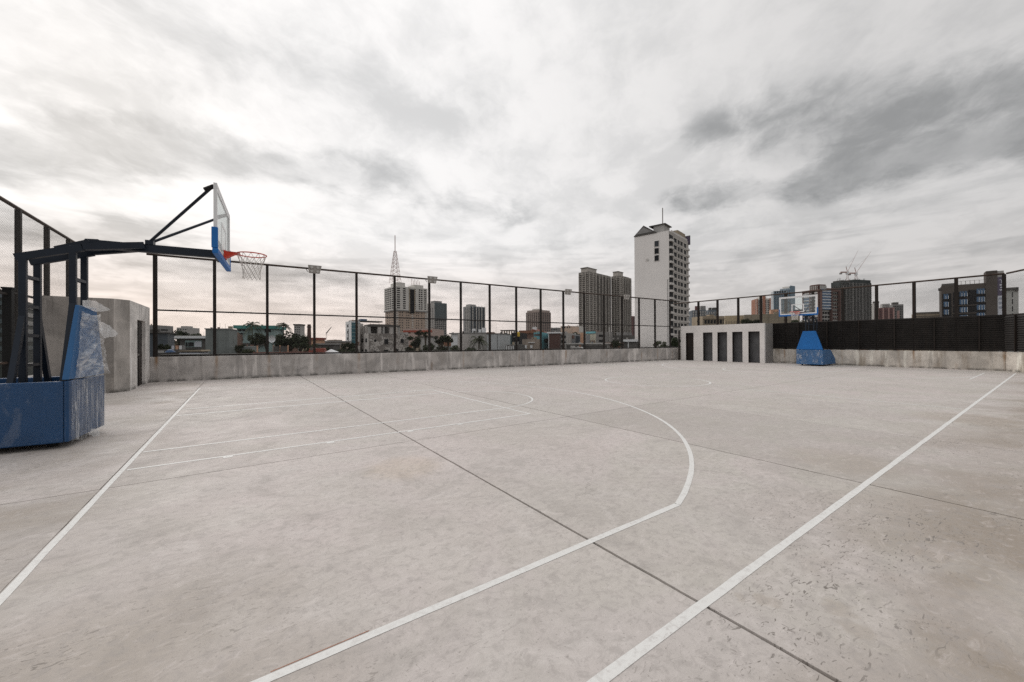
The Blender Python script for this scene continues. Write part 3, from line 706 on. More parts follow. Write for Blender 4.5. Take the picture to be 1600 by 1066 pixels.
    b.add([(bx + .03, -.09, 3.06), (bx + .03, .09, 3.06), (rc.x - rr + .06, .14, 3.045), (rc.x - rr + .06, -.14, 3.045), (bx + .03, -.08, 2.95), (bx + .03, .08, 2.95), (rc.x - rr - .02, .07, 3.025), (rc.x - rr - .02, -.07, 3.025)],
          [(0, 1, 2, 3), (4, 7, 6, 5), (0, 4, 5, 1), (1, 5, 6, 2), (2, 6, 7, 3), (3, 7, 4, 0)])
    b.build('bracket', RED, rim)
    nm = MB(); NS = 12; prof = [(0.0, 0.226), (0.10, 0.196), (0.17, 0.168), (0.24, 0.146), (0.31, 0.134), (0.38, 0.132), (0.44, 0.138)]
    for k in range(NS):
        for sg in (-1, 1):
            pts = []
            for i, (dz_, r) in enumerate(prof):
                a = 2 * pi * (k + sg * 0.5 * i) / NS
                pts.append(rc + Vector((r * cos(a), r * sin(a), -dz_)))
            nm.tube(pts, 0.0042 if near else 0.006, 4, caps=False)
    nm.build('net', CORD, rim)
    # sloping front pad over the A-frame
    tp = MB()
    tp.add([(0.0, -hw, 0.95), (0.0, hw, 0.95), (0.0, 0.31, 2.02), (0.0, -0.31, 2.02), (-0.07, -hw, 0.95), (-0.07, hw, 0.95), (-0.045, 0.31, 2.02), (-0.045, -0.31, 2.02)],
           [(0, 1, 2, 3), (4, 7, 6, 5), (0, 4, 5, 1), (1, 5, 6, 2), (2, 6, 7, 3), (3, 7, 4, 0)])
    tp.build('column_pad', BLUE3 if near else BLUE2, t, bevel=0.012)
    # clear wrapping film left on the pads
    if near:
        def f1(u, v):
            z = 0.96 + v * 0.98; w = hw + .012 - (hw - .31) * max(0, (z - .95) / 1.07); y = -w * .80 + u * (w * 1.85)
            return (0.012 + crumple(y, z, 0.17, 3.0, 1.1, 4.6) * (0.25 + 0.75 * min(1, u * 2.2)), y, z - 0.05 * sin(u * 3.1) * (0.4 + .6 * v))
        film_sheet(f1, 60, 70).build('plastic_wrap', FILM, t, smooth=True)
        def f2(u, v):
            y = -hw * 0.93 + u * (2 * hw * 0.965); z = 0.06 + 0.02 * sin(u * 17) + v * 0.875
            return (0.010 + 0.035 * abs(mnoise.noise(Vector((y * 9, z * 0.9, 5)))) * (0.35 + (1 - v)), y, z)
        film_sheet(f2, 60, 20).build('plastic_wrap', FILM2, t, smooth=True)
        def f3(u, v):
            x = -0.02 - u * 2.0; z = 0.10 + v * (0.82 if x > -1.3 else 0.82 + (x + 1.3) * 0.68)
            return (x, -hw - 0.006 - 0.010 * abs(mnoise.noise(Vector((x * 5, z * 4, 2)))), z)
        film_sheet(f3, 40, 14).build('plastic_wrap', FILM3, t, smooth=True)
        def tail(base, tip, w0, seed):
            base, tip = Vector(base), Vector(tip)
            def fn(u, v):
                p = base.lerp(tip, u); w = w0 * (0.25 + sin(pi * (0.12 + 0.88 * u))) * .75 + 0.004 if u < .98 else .006
                return (p.x + 0.03 * sin(u * 5 + seed), p.y, p.z + (v - .5) * w + 0.025 * mnoise.noise(Vector((u * 5, v * 3, seed))))
            film_sheet(fn, 14, 6).build('wrap_tail', FILM4, t, smooth=True)
        tail((0.0, -0.28, 2.05), (0.06, 0.70, 2.03), 0.17, 1.0)
        tail((0.03, 0.20, 1.72), (0.10, 0.80, 1.62), 0.26, 2.0)
        tail((0.01, 0.05, 0.10), (0.06, 0.16, 0.02), 0.12, 4.0)
    else:
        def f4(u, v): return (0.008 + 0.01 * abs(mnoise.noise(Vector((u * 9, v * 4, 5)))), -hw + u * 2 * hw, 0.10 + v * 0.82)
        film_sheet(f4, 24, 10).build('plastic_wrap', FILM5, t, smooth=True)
    return t
hoop('blue-padded portable hoop wrapped in clear film at the left, closest to the camera', (-1.93, 8.56, 0), radians(-4.0), True)
hoop('small blue portable hoop standing before the black louvre fence', (26.98, 8.40, 0), pi, False)

# ------------------------------------------------------------------ the city
def box_spec(pxL, pxC, pxR, depth, th):
    """corner post at pxC and the wall lengths that reach pxL and pxR, th = turn of the block in degrees"""
    th = radians(th); c = ((pxC - 800) / FPX * depth, depth)
    def reach(px, d):
        k = (px - 800) / FPX; den = d[0] - k * d[1]
        return (k * c[1] - c[0]) / den if abs(den) > 1e-6 else 1.0
    uL = (-cos(th), sin(th)); uR = (sin(th), cos(th))
    return c, uL, uR, reach(pxL, uL), reach(pxR, uR)
CF2 = Vector((CF.x, CF.y, 0)).normalized()
LOWK = 1.0          # houses of the low quarter are drawn in units of LOWK metres
class Bld:
    def __init__(s, name, label, pxL, pxC, pxR, pyT, depth, th, mat, cat='building', D=None, DL=None, group=None, z0=GZ, body='wall'):
        K = LOWK; depth = depth * K; s.k = K; kk = (pxC - 800) / FPX
        if D: th = th + math.degrees(math.atan(kk))
        if DL: th = math.degrees(math.atan2(1, -kk)) - th
        c, uL, uR, wl, wr = box_spec(pxL, pxC, pxR, depth, th)
        wl /= K; wr /= K
        if D: wr = D
        if DL: wl = DL
        s.WL, s.WR, s.depth, s.pxC = wl, wr, depth, pxC
        base = CAMP + CR * c[0] + CF2 * c[1]; base.z = z0
        xd = CR * uR[0] + CF2 * uR[1]
        s.t = thing(name, label, cat, base, math.atan2(xd.y, xd.x), group); s.t.scale = (K, K, K)
        s.z0 = z0; s.H = s.z(pyT)
        if body: MB().box(0, wr, 0, wl, 0, s.H).build(body, mat, s.t)
        if LOWK > 1 and wl > .8 and wr > 1.5 and cat == 'building':
            rq = random.Random(int(pxL * 7 + pxC * 13))
            for _ in range(4):
                x, y = rq.uniform(.1, wr * .5), rq.uniform(.05, wl * .85); w_ = rq.uniform(.12, .3)
                s.p('roof_box', rq.choice(CLUT), x, x + w_, y, y + w_ * rq.uniform(.6, 1.6), s.H + .003, s.H + rq.uniform(.12, .5))
            for _ in range(2):
                x, y, h_ = rq.uniform(.1, wr * .5), rq.uniform(.05, wl * .9), rq.uniform(.4, 1.3)
                MB().tube([(x, y, s.H), (x + rq.uniform(-.05, .05), y, s.H + h_)], .012, 4).build('aerial', DGREY, s.t)
            if rq.random() < .5:
                x, y, r_ = rq.uniform(.3, wr * .4), rq.uniform(.2, wl * .8), rq.uniform(.12, .22)
                MB().tube([(x, y, s.H), (x, y, s.H + r_ * 2.4)], r_, 10).build('water_tank', rq.choice([LGREY, DGREY, SGLASS]), s.t)
    def z(s, py):
        return (at(s.pxC, py, s.depth).z - s.z0) / s.k
    def p(s, name, mat, x0, x1, y0, y1, z0, z1): return piece(name, s.t, mat, x0, x1, y0, y1, z0, z1)
    def onA(s, name, mat, u0, u1, z0, z1, t=0.08):
        """left-hand face, u from its left end (0) to the corner (1)"""
        return s.p(name, mat, -t, -0.004, s.WL * (1 - u1), s.WL * (1 - u0), z0, z1)
    def onB(s, name, mat, u0, u1, z0, z1, t=0.08):
        return s.p(name, mat, s.WR * u0, s.WR * u1, -t, -0.004, z0, z1)
    def grid(s, face, nc, nr, u0, u1, pyT, pyB, fw, fh, mat, name='window', t=0.06):
        zt, zb = s.z(pyT), s.z(pyB); rh = (zt - zb) / nr; cw = (u1 - u0) / nc; f = s.onA if face == 'A' else s.onB
        for r in range(nr):
            zc = zt - rh * (r + .5)
            for c in range(nc):
                uc = u0 + cw * (c + .5); f(name, mat, uc - cw * fw / 2, uc + cw * fw / 2, zc - rh * fh / 2, zc + rh * fh / 2, t)
    def lines(s, face, nr, u0, u1, pyT, pyB, fh, mat, name='floor_band', t=0.05):
        s.grid(face, 1, nr, u0, u1, pyT, pyB, 1.0, fh, mat, name, t)
    def slim(s, face, n, nr, u0, u1, pyT, pyB, fw, fh, mat, name, t=0.05):
        """rows of windows too small to pick apart: real boxes joined in one part"""
        mb = MB(); zt, zb = s.z(pyT), s.z(pyB); rh = (zt - zb) / nr; cw = (u1 - u0) / n
        for r in range(nr):
            zc = zt - rh * (r + .5)
            for c in range(n):
                uc = u0 + cw * (c + .5); ua, ub = uc - cw * fw / 2, uc + cw * fw / 2; za, zb_ = zc - rh * fh / 2, zc + rh * fh / 2
                if face == 'A': mb.box(-t, -.004, s.WL * (1 - ub), s.WL * (1 - ua), za, zb_)
                else: mb.box(s.WR * ua, s.WR * ub, -t, -.004, za, zb_)
        o = mb.build(name, mat, s.t); o['kind'] = 'stuff'; return o
GL = M('dark window glass', (0.020, 0.021, 0.023), 0.6, 0.3, 0.4, spec=0.12)
GL2 = M('grey window glass', (0.050, 0.056, 0.062), 0.55, 0.3, 0.4, spec=0.18)
GLB = M('blue window glass', (0.03, 0.09, 0.18), 0.2, 0.3, 0.4, spec=0.6)
CREAM = M('cream render', (0.62, 0.60, 0.565), 0.85, 0.08, 0.1, 0.15)
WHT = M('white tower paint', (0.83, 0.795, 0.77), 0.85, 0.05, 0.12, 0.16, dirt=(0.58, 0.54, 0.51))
WHB = M('white tower balcony paint', (0.62, 0.59, 0.56), 0.85, 0.12, 0.3, 0.2)
TAN = M('tan cladding', (0.45, 0.355, 0.29), 0.8, 0.06, 0.1)  # lightened, distance haze put into the colour
TAN2 = M('sand render', (0.33, 0.275, 0.205), 0.85, 0.12, 0.2, 0.3)
GREY = M('grey cement', (0.25, 0.245, 0.24), 0.9, 0.15, 0.3, 0.3)
GREYG = M('greenish cement', (0.195, 0.215, 0.21), 0.9, 0.14, 0.5, 0.35)
LGREY = M('light cement', (0.40, 0.39, 0.375), 0.9, 0.12, 0.3, 0.3)
DGREY = M('dark cement', (0.10, 0.095, 0.09), 0.9, 0.25, 0.5, 0.3)
TEALP = M('pale teal paint', (0.27, 0.36, 0.355), 0.8, 0.12, 0.4, 0.3)
TEALD = M('green-teal fascia', (0.07, 0.24, 0.22), 0.7, 0.15, 0.5)
CYAN = M('bright cyan paint', (0.15, 0.38, 0.43), 0.8, 0.1, 0.5, 0.2)
PEACH = M('peach paint', (0.55, 0.33, 0.22), 0.85, 0.1, 0.4, 0.25)
BROWN = M('brown brick', (0.10, 0.058, 0.05), 0.9, 0.2, 1.0)
BRICK = M('dull brick', (0.20, 0.125, 0.10), 0.9, 0.25, 1.0, 0.2)
RUST = M('rusty sheet roof', (0.22, 0.11, 0.07), 0.85, 0.4, 0.8)
REDR = M('red sheet roof', (0.27, 0.075, 0.055), 0.75, 0.25, 0.8)
YEL = M('yellow tank paint', (0.62, 0.40, 0.05), 0.7, 0.1, 0.5)
TWIN = M('taupe tower concrete', (0.24, 0.225, 0.205), 0.85, 0.08, 0.05)  # tower tones made paler and greyer, distance haze put into the colour
TWINL = M('pale tower ribs', (0.45, 0.42, 0.385), 0.85, 0.08, 0.05)
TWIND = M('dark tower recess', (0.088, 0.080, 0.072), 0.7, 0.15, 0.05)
BLK = M('black glass curtain', (0.016, 0.016, 0.018), 0.6, 0.2, 0.1, spec=0.12)
MAST = M('red-white mast steel', (0.40, 0.27, 0.24), 0.7, 0.2, 0.2)
MASTG = M('grey mast steel', (0.22, 0.20, 0.19), 0.6, 0.2, 0.5)
GGLASS = M('grey-green curtain glass', (0.085, 0.115, 0.125), 0.35, 0.15, 0.05)
SGLASS = M('slate curtain glass', (0.13, 0.155, 0.18), 0.35, 0.12, 0.05)
NETG = M('dark scaffold net', (0.055, 0.062, 0.062), 0.9, 0.3, 0.15)
ORNG = M('orange paint', (0.40, 0.20, 0.14), 0.8, 0.08, 0.1)
MAROON = M('maroon cladding', (0.17, 0.09, 0.088), 0.8, 0.12, 0.05)
REDF = M('red-brown frame', (0.14, 0.085, 0.075), 0.8, 0.1, 0.1)
CLADB = M('brown-grey cladding', (0.085, 0.073, 0.065), 0.85, 0.12, 0.3)
PURP = M('purple billboard print', (0.10, 0.085, 0.13), 0.6, 0.1, 0.3)
BILL = M('white billboard print', (0.55, 0.57, 0.62), 0.6, 0.05, 0.3)
LEAF = [M('leaf dark', (0.030, 0.040, 0.018), 0.8, 0.45, 0.9), M('leaf mid', (0.048, 0.058, 0.026), 0.8, 0.45, 0.9), M('palm leaf', (0.045, 0.052, 0.024), 0.7, 0.4, 0.9)]
BARK = M('bark', (0.07, 0.055, 0.04), 0.95, 0.3, 3.0)
CLUT = [DGREY, LGREY, GREY, RUST, TAN2, BRICK]
def leafy(pts, rnd, n, size, squash=0.8):
    mb = MB()
    for _ in range(n):
        c, r = pts[rnd.randrange(len(pts))]
        d = Vector((rnd.gauss(0, 1), rnd.gauss(0, 1), rnd.gauss(0, 1))).normalized() * (r * rnd.random() ** 0.4)
        d.z *= squash
        a = Vector((rnd.gauss(0, 1), rnd.gauss(0, 1), rnd.gauss(0, .6))).normalized(); b = a.cross(Vector((rnd.random(), rnd.random(), rnd.random()))).normalized()
        s = size * rnd.uniform(.5, 1.3); q = c + d
        mb.add([q - a * s, q + b * s * .55, q + a * s, q - b * s * .55], [(0, 1, 2, 3)])
    return mb
def tree(label, px, pyT, depth, wpx, seed, k=0, zc=None, group='city trees beyond the fence'):
    depth *= LOWK; zc = zc * LOWK if zc else None
    rnd = random.Random(seed); top = at(px, pyT, depth); R0 = wpx / 2 / FPX * depth; hgt = zc or R0 * 1.5
    t = thing('broadleaf_tree', label, 'tree', (top.x, top.y, GZ), rnd.uniform(0, 6), group)
    H = top.z - GZ; cz = H - hgt * .55
    tr = MB().tube([(0, 0, 0), (rnd.uniform(-.2, .2), rnd.uniform(-.2, .2), cz * .6), (0, 0, cz)], [.030 * H * .6, .016 * H, .010 * H], 7)
    cl = []
    for i in range(16):
        a = rnd.uniform(0, 6.28); rr = R0 * rnd.uniform(.15, .80); zz = cz + hgt * rnd.uniform(-.45, .42) * (1 - .5 * rr / R0)
        c = Vector((rr * cos(a), rr * sin(a), zz)); cl.append((c, R0 * rnd.uniform(.26, .42)))
        if i < 8: tr.tube([(0, 0, cz * .75), c], [.010 * H, .003 * H], 5)
    tr.build('trunk', BARK, t)
    leafy(cl, rnd, 2600, R0 * .085).build('crown', LEAF[k], t)
def palm(label, px, pyT, depth, wpx, seed, group='palms beyond the fence'):
    depth *= LOWK
    rnd = random.Random(seed); top = at(px, pyT, depth); L = wpx / 2 / FPX * depth * 1.7
    t = thing('palm_tree', label, 'palm', (top.x, top.y, GZ), 0, group); H = top.z - GZ - L * .45
    MB().tube([(0, 0, 0), (.15, .1, H * .5), (0, 0, H)], [.22, .17, .15], 7).build('trunk', BARK, t)
    for i in range(17):
        a = i * 2.399 + rnd.uniform(-.2, .2); e = rnd.uniform(-.15, 1.25); fl_ = L * rnd.uniform(.8, 1.05)
        mb = MB(); pts = []
        for k in range(9):
            s = k / 8; r = fl_ * s * cos(e) * (1 - .12 * s); zz = H + fl_ * (s * sin(e) - s * s * .85 * (1.1 - .45 * sin(e)))
            pts.append(Vector((r * cos(a), r * sin(a), zz)))
        mb.tube(pts, [.04 * (1 - .8 * k / 8) for k in range(9)], 4)
        tang = Vector((-sin(a), cos(a), 0))
        for k in range(32):
            s = .08 + .9 * k / 31; i0 = min(7, int(s * 8)); p = pts[i0].lerp(pts[i0 + 1], s * 8 - i0)
            d = (pts[i0 + 1] - pts[i0]).normalized(); ll = fl_ * .22 * (1 - .55 * abs(s - .4))
            for sg in (-1, 1):
                q = p + (tang * sg * .75 + d * .5 + Vector((0, 0, -.35 - rnd.random() * .3))) * ll
                w = d * (fl_ * .014); mb.add([p - w, p + w, q], [(0, 1, 2)])
        mb.build('frond', LEAF[2], t)

# --- tall landmarks -------------------------------------------------
def lattice(t, x, y, z0, h, w, mat, name, nseg=7):
    mb = MB(); r = w * .017
    cor = [(-1, -1), (1, -1), (1, 1), (-1, 1)]
    def P(k, f): wv = w / 2 * (1 - .78 * f); return Vector((x + cor[k][0] * wv, y + cor[k][1] * wv, z0 + h * f))
    for k in range(4):
        mb.tube([P(k, 0), P(k, 1)], r, 4)
        for i in range(nseg):
            a, b2 = i / nseg, (i + 1) / nseg
            mb.tube([P(k, a), P((k + 1) % 4, b2)], r * .6, 4); mb.tube([P((k + 1) % 4, a), P(k, b2)], r * .6, 4); mb.tube([P(k, b2), P((k + 1) % 4, b2)], r * .6, 4)
    return mb.build(name, mat, t)
# tower with the lattice mast
b = Bld('residential_tower', 'tall white and tan tower carrying a red lattice mast', 602, 617, 667, 452, 517, 52, TAN)
zb = b.z(484); zt = b.z(447)
b.p('upper_storeys', CREAM, -1.0, b.WR + .8, -1.0, b.WL + .8, zb, zt); b.p('ledge', GREY, -1.6, b.WR + 1.4, -1.6, b.WL + 1.4, zb - 1.6, zb - .01)
for (f, nc, u0, u1) in (('A', 4, .06, .96), ('B', 1, .03, .17), ('B', 1, .22, .34), ('B', 1, .585, .64), ('B', 2, .72, .86), ('B', 1, .90, .97)):
    b.grid(f, nc, 10, u0, u1, 448.5, 482.5, .66, .54, BLK, t=1.2)
b.onB('glass_shaft', BLK, .45, .58, zb - 4, b.z(450), 1.7); 
for u in (.425, .585): b.onB('gold_pier', TAN2, u, u + .022, zb - 3, b.z(449), 1.9)
for (f, nc, u0, u1) in (('A', 3, .12, .85), ('B', 2, .12, .26), ('B', 2, .33, .45), ('B', 2, .64, .76), ('B', 1, .80, .86)):
    b.grid(f, nc, 9, u0, u1, 486, 522, .45, .40, GL2, t=.15)
for (f, u0, u1) in (('B', .0, .10), ('B', .51, .56), ('B', .93, 1.0)): b.grid(f, 1, 14, u0, u1, 485, 524, 1, .5, CREAM, 'bay_panel', .8)
b.p('roof_house', CREAM, 4, b.WR * .34, 3, b.WL * .7, zt + .01, b.z(440)); b.p('roof_house', CREAM, b.WR * .62, b.WR * .92, 3, b.WL * .7, zt + .01, b.z(441.5))
zr = b.z(440); zl = b.z(389)
lattice(b.t, b.WR * .12, b.WL * .35, zr, zl - zr, 12.5, MAST, 'lattice_mast', 8)
MB().tube([(b.WR * .12, b.WL * .35, zl), (b.WR * .12, b.WL * .35, b.z(363.5))], .55, 5).build('mast_tip', MAST, b.t)
for i in range(6): MB().tube([(b.WR * (.62 + .05 * i), b.WL * .3, b.z(441.5)), (b.WR * (.62 + .05 * i), b.WL * .3, b.z(431 + 3 * (i % 2)))], .3, 4).build('antenna', MAST, b.t)
# glass slab beside it
b = Bld('office_block', 'blue-grey glass office block right of the antenna tower', 667, 679, 698, 473, 620, 48, LGREY)
b.p('glass_front', GGLASS, 0, b.WR, -.9, -.01, b.z(500), b.H); b.slim('B', 6, 14, 0, 1, 474, 499, .85, .18, GREY, 'spandrels', 1.1)
b.slim('B', 6, 10, 0, 1, 500, 528, .7, .5, GL2, 'windows', .4); b.slim('A', 3, 16, .1, .9, 480, 520, .4, .3, GL2, 'windows', .4)
b.p('roof_plant', GREY, b.WR * .2, b.WR * .8, b.WL * .3, b.WL * .8, b.H, b.H + 4)
b = Bld('apartment_tower', 'slate tower with white vertical stripes behind the fence centre', 724, 733, 758, 478.5, 700, 50, SGLASS)
for u in (.02, .20, .42, .58, .76, .96): b.onB('white_pier', CREAM, u, u + .035, 0, b.H + 1, 1.2)
b.slim('B', 5, 22, .0, 1, 480, 525, .96, .32, GL2, 'floor_bands', .6); b.onA('pale_side', LGREY, .25, 1, 0, b.H, .6)
b.slim('A', 2, 20, .3, .95, 480, 525, .5, .4, GL2, 'windows', .9); b.p('roof_plant', LGREY, b.WR * .1, b.WR * .5, 4, b.WL * .8, b.H, b.H + 4)
# beige grid block
b = Bld('hotel_block', 'stepped beige block with a window grid left of the twin towers', 822, 843, 861, 487, 480, 45, M('rosy concrete', (.25, .20, .18), .85, .1, .1))
b.grid('A', 6, 12, .04, .98, 488.5, 528, .30, 1.0, M('rosy rib', (.37, .31, .28), .85, .1, .1), 'rib', .5); b.slim('A', 6, 15, .0, 1, 488, 528, .62, .52, GL2, 'windows', .3)
b.slim('B', 5, 15, .05, .95, 488, 528, .45, .5, GL2, 'windows', .3); b.p('crown', M('rosy rib', (.3, .25, .22)), 1, b.WR - 1, 1, b.WL - 1, b.H, b.z(484))
b.p('roof_house', CREAM, b.WR * .2, b.WR * .6, b.WL * .3, b.WL * .7, b.z(484), b.z(481.5))
# twin towers
for (L, C_, R_, T, dep, lab) in ((904.5, 920, 955, 424, 560, 'left and taller of the twin taupe residential towers'), (955.5, 968, 987, 430.5, 600, 'right and shorter of the twin taupe residential towers')):
    b = Bld('twin_tower', lab, L, C_, R_, T, dep, 44, TWIN, group='twin residential towers')
    w = b.WR
    for f, n in (('A', 3), ('B', 7)):
        for k in range(n):
            u = (k + .12) / n
            (b.onA if f == 'A' else b.onB)('recess', TWIND, u + .30 / n, u + .74 / n, 0, b.H - 3 - 4 * (k % 2), .35)
            (b.onA if f == 'A' else b.onB)('balcony_rib', TWINL, u, u + .13 / n, 0, b.H - (0 if k % 3 else 2), 1.2)
    b.slim('A', 6, 32, .02, .98, T + 2, 530, .50, .42, TWINL, 'balcony_edges', .8)
    b.slim('B', 7, 32, .0, .30, T + 2, 530, .40, .42, TWINL, 'balcony_edges', .8); b.slim('B', 10, 32, .3, 1, T + 3, 530, .30, .5, TWIND, 'windows', .7)
    b.p('crown', TWINL, w * .02, w * .40, b.WL * .15, b.WL * .8, b.H, b.z(T - 6)); b.p('crown_cap', TWIN, w * .0, w * .42, b.WL * .12, b.WL * .83, b.z(T - 6), b.z(T - 7.2))
    b.p('crown', TWIN, w * .45, w * .95, b.WL * .2, b.WL * .9, b.H, b.z(T - 1.5))
b = Bld('far_tower', 'thin slice of a brownish tower behind the twin towers', 984, 988.5, 996, 494, 700, 50, MAROON)
b.slim('B', 4, 14, 0, 1, 495, 528, .5, .4, GL2, 'windows', .5)
# white tower
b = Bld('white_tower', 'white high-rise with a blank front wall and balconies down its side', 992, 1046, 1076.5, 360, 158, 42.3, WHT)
b.onB('side_wall', M('shaded tower side', (.47, .44, .41), .9, .12, .2, .25), 0, 1, 0, b.H - .02, .02); H = b.H; ft = 11.35 / FPX * 158  # darker than the front paint: the side's shade is put into its colour
def zz(py): return b.z(py)
for k, (a, c) in enumerate(((373, 382), (384.5, 393.5), (396, 405))):
    w_ = b.onA('window', GL if k else GL2, .60, .72, zz(c), zz(a), .03); b.onA('window_frame', WHB, .585, .60, zz(c), zz(a), .12); b.onA('window_frame', WHB, .72, .735, zz(c), zz(a), .12)
    b.onA('window_sill', WHB, .585, .735, zz(c) - .12, zz(c) - .003, .16)
MB().tube([(-.10, b.WL * .62, zz(401)), (-.25, b.WL * .62, zz(401))], .55, 14).build('exhaust_fan', WHB, b.t)
NF = 16
for i in range(NF):
    zf = H - 1.3 - ft * (i + 1)
    if zf < 8: break
    b.onB('loggia', GL, .005, .18, zf + .85, zf + ft - .12, .06)
    MB().prism([(0.1, -.02), (b.WR * .16, -.02), (b.WR * .16, -.75), (b.WR * .08, -1.0), (0.1, -.75)], 2, zf - .1, zf + .8).build('balcony', WHB, b.t)
    for u0, u1, m_ in ((.23, .36, GL), (.43, .51, GL), (.56, .67, GL), (.75, .86, GL)):
        b.onB('window', m_, u0, u1, zf + .70, zf + 2.25, .06); b.onB('canopy', WHB, u0 - .012, u1 + .012, zf + 2.28, zf + 2.38, .22)
    b.onB('ledge', WHB, .19, 1.0, zf - .06, zf + .12, .12)
    MB().prism([(b.WR * .86, -.02), (b.WR + .1, -.02), (b.WR + .1, -.5), (b.WR * .95, -.75), (b.WR * .88, -.5)], 2, zf - .1, zf + .7).build('balcony', WHB, b.t)
rt = MB().prism([(b.WL * .35, 0), (b.WL + .2, 0), (b.WL * .72, 3.9)], 0, -.1, 7.0); rt.v = [(x, y, z + H + .3) for (x, y, z) in rt.v]
rt.build('gable_roof', DGREY, b.t); b.onA('eave', DGREY, -.01, .66, H + .003, H + .30, .3)
gp_ = MB().prism([(b.WL * .45, .5), (b.WL * .96, .5), (b.WL * .72, 3.1)], 0, -.2, -.12); gp_.v = [(x, y, z + H + .3) for (x, y, z) in gp_.v]; gp_.build('gable_wall', GREY, b.t)
b.p('lift_house', LGREY, 2.5, 9.0, b.WL * .20, b.WL * .50, H + .01, zz(346)); b.p('lift_house_roof', DGREY, 2.0, 9.6, b.WL * .15, b.WL * .62, zz(346), zz(344.6))
MB().tube([(3.5, b.WL * .26, zz(345)), (3.5, b.WL * .26, zz(318))], .20, 5).build('mast', MASTG, b.t)
b.p('roof_parapet', WHB, b.WR * .15, b.WR, .3, .6, H + .01, H + 1.0)
b.p('roof_shed', TAN2, b.WR * .55, b.WR * .95, 1, b.WL * .5, H + .01, H + 3.2)
b.p('sign_board', DGREY, b.WR - .4, b.WR + .1, -.8, 2.0, H - 1.6, H + 2.6); b.p('sign_face', PURP, b.WR - .46, b.WR - .41, -.7, 1.9, H - 1.3, H + 2.3)
b.onA('downpipe', GREY, .955, .965, 0, H - 20, .14)
# --- right-hand towers
b = Bld('apartment_tower', 'orange and cream tower left of the far hoop backboard', 1175.5, 1182, 1204, 467, 420, 13, CREAM, DL=19)
b.onA('orange_side', ORNG, .0, .9, 0, b.H, .5)
for u in (.0, .45, .93): b.onB('orange_pier', ORNG, u, u + (.18 if u == .45 else .09), 0, b.H + (3 if u == .45 else 0), 1.2)
b.grid('B', 5, 10, .1, .93, 469, 500, .4, .5, GL2, t=.5); b.p('roof_house', CREAM, b.WR * .25, b.WR * .75, 2, b.WL * .6, b.H, b.z(463.5))
b = Bld('glass_tower', 'pale blue glass tower behind the far backboard', 1206, 1209, 1230, 455, 640, 8, M('ice glass', (.30, .34, .37), .35, .1, .05), DL=24)
for k in range(7): b.onB('fin', M('steel blue fin', (.12, .19, .25), .4, .1, .05), .02 + k * .14, .07 + k * .14, 0, b.H - 3, .9)
b.slim('B', 8, 18, 0, 1, 459, 500, .9, .22, GL2, 'floor_bands', .6); b.slim('B', 5, 1, .05, .95, 455, 458.5, .5, .7, GL, 'plant_louvres', .7)
b = Bld('glass_tower', 'taller blue glass tower with a dark edge above the far backboard', 1219, 1235, 1242, 450, 660, 60, M('ice glass', (.30, .34, .37)))
b.onB('dark_edge', M('deep blue glass', (.07, .14, .20), .3, .1, .05), 0, 1, 0, b.H + 4, .8); b.slim('A', 7, 18, 0, 1, 453, 500, .85, .24, GL2, 'floor_bands', .6)
for k in range(5): b.onA('fin', M('steel blue fin', (.12, .19, .25)), .04 + .2 * k, .11 + .2 * k, 0, b.H - 2, .9)
b.p('crown', CREAM, 2, b.WR * .8, 2, b.WL * .8, b.H, b.H + 3)
b = Bld('office_block', 'red-framed white and blue block left of the dark construction tower', 1255, 1280, 1310, 455, 330, 75, LGREY)
for u0, u1 in ((.05, .44),): b.grid('A', 1, 8, u0, u1, 458, 500, .96, .55, GLB, 'glass_band', .4)
b.grid('A', 3, 9, .48, .98, 456, 503, .55, .5, GL2, t=.4); b.lines('A', 9, 0, 1, 455, 502, .16, WHITE, t=.6)
for u in (0, .45, .96): b.onA('red_pier', REDF, u, u + .05, 0, b.H + (1 if u else 0), .9)
b.onB('blue_bay', GLB, .06, .52, b.z(484), b.z(452), 1.6); b.lines('B', 7, .06, .52, 453, 484, .24, WHITE, t=1.9)
b.grid('B', 4, 8, .56, 1, 455, 500, .5, .5, GL, t=.4); b.lines('B', 8, .54, 1, 457, 501, .2, REDF, t=.7); b.grid('B', 4, 3, .02, .54, 486, 504, .6, .55, GL, t=.4)
for u in (0, .53, .965): b.onB('red_pier', REDF, u, u + .035, 0, b.H + 1, 2.2)
b.p('crown', REDF, b.WR * .02, b.WR * .40, b.WL * .05, b.WL * .55, b.H, b.z(444)); b.onB('crown_glass', LGREY, .05, .36, b.z(452), b.z(446), .6); b.onA('crown_glass', LGREY, .48, .92, b.z(452), b.z(446), .3)
for k in range(4): b.onA('crown_pier', REDF, .46 + .13 * k, .49 + .13 * k, b.z(453), b.z(445), .6)
b.p('roof_cornice', REDF, -.8, b.WR * 1.02, -.8, b.WL * 1.02, b.H, b.H + 1.6); b.p('roof_plant', REDF, b.WR * .5, b.WR * .95, 2, b.WL * .6, b.H, b.z(449))
b = Bld('construction_tower', 'dark tower under construction wrapped in scaffold net with cranes on top', 1299, 1314, 1362, 440, 400, 75, NETG)
for k in range(9): b.onB('scaffold_standard', LGREY if k % 3 == 0 else GREY, .06 + .105 * k, .068 + .105 * k, 0, b.z(446 - 5 * (k > 1)), .8)
b.slim('B', 14, 20, 0, 1, 441, 505, 1.0, .10, DGREY, 'scaffold_lifts', .5); b.slim('A', 5, 18, 0, 1, 446, 505, .55, .45, DGREY, 'window_openings', .3)
b.slim('B', 30, 20, 0, 1, 441, 505, .08, .8, GREY, 'scaffold_poles', .6)
rr_ = random.Random(3)
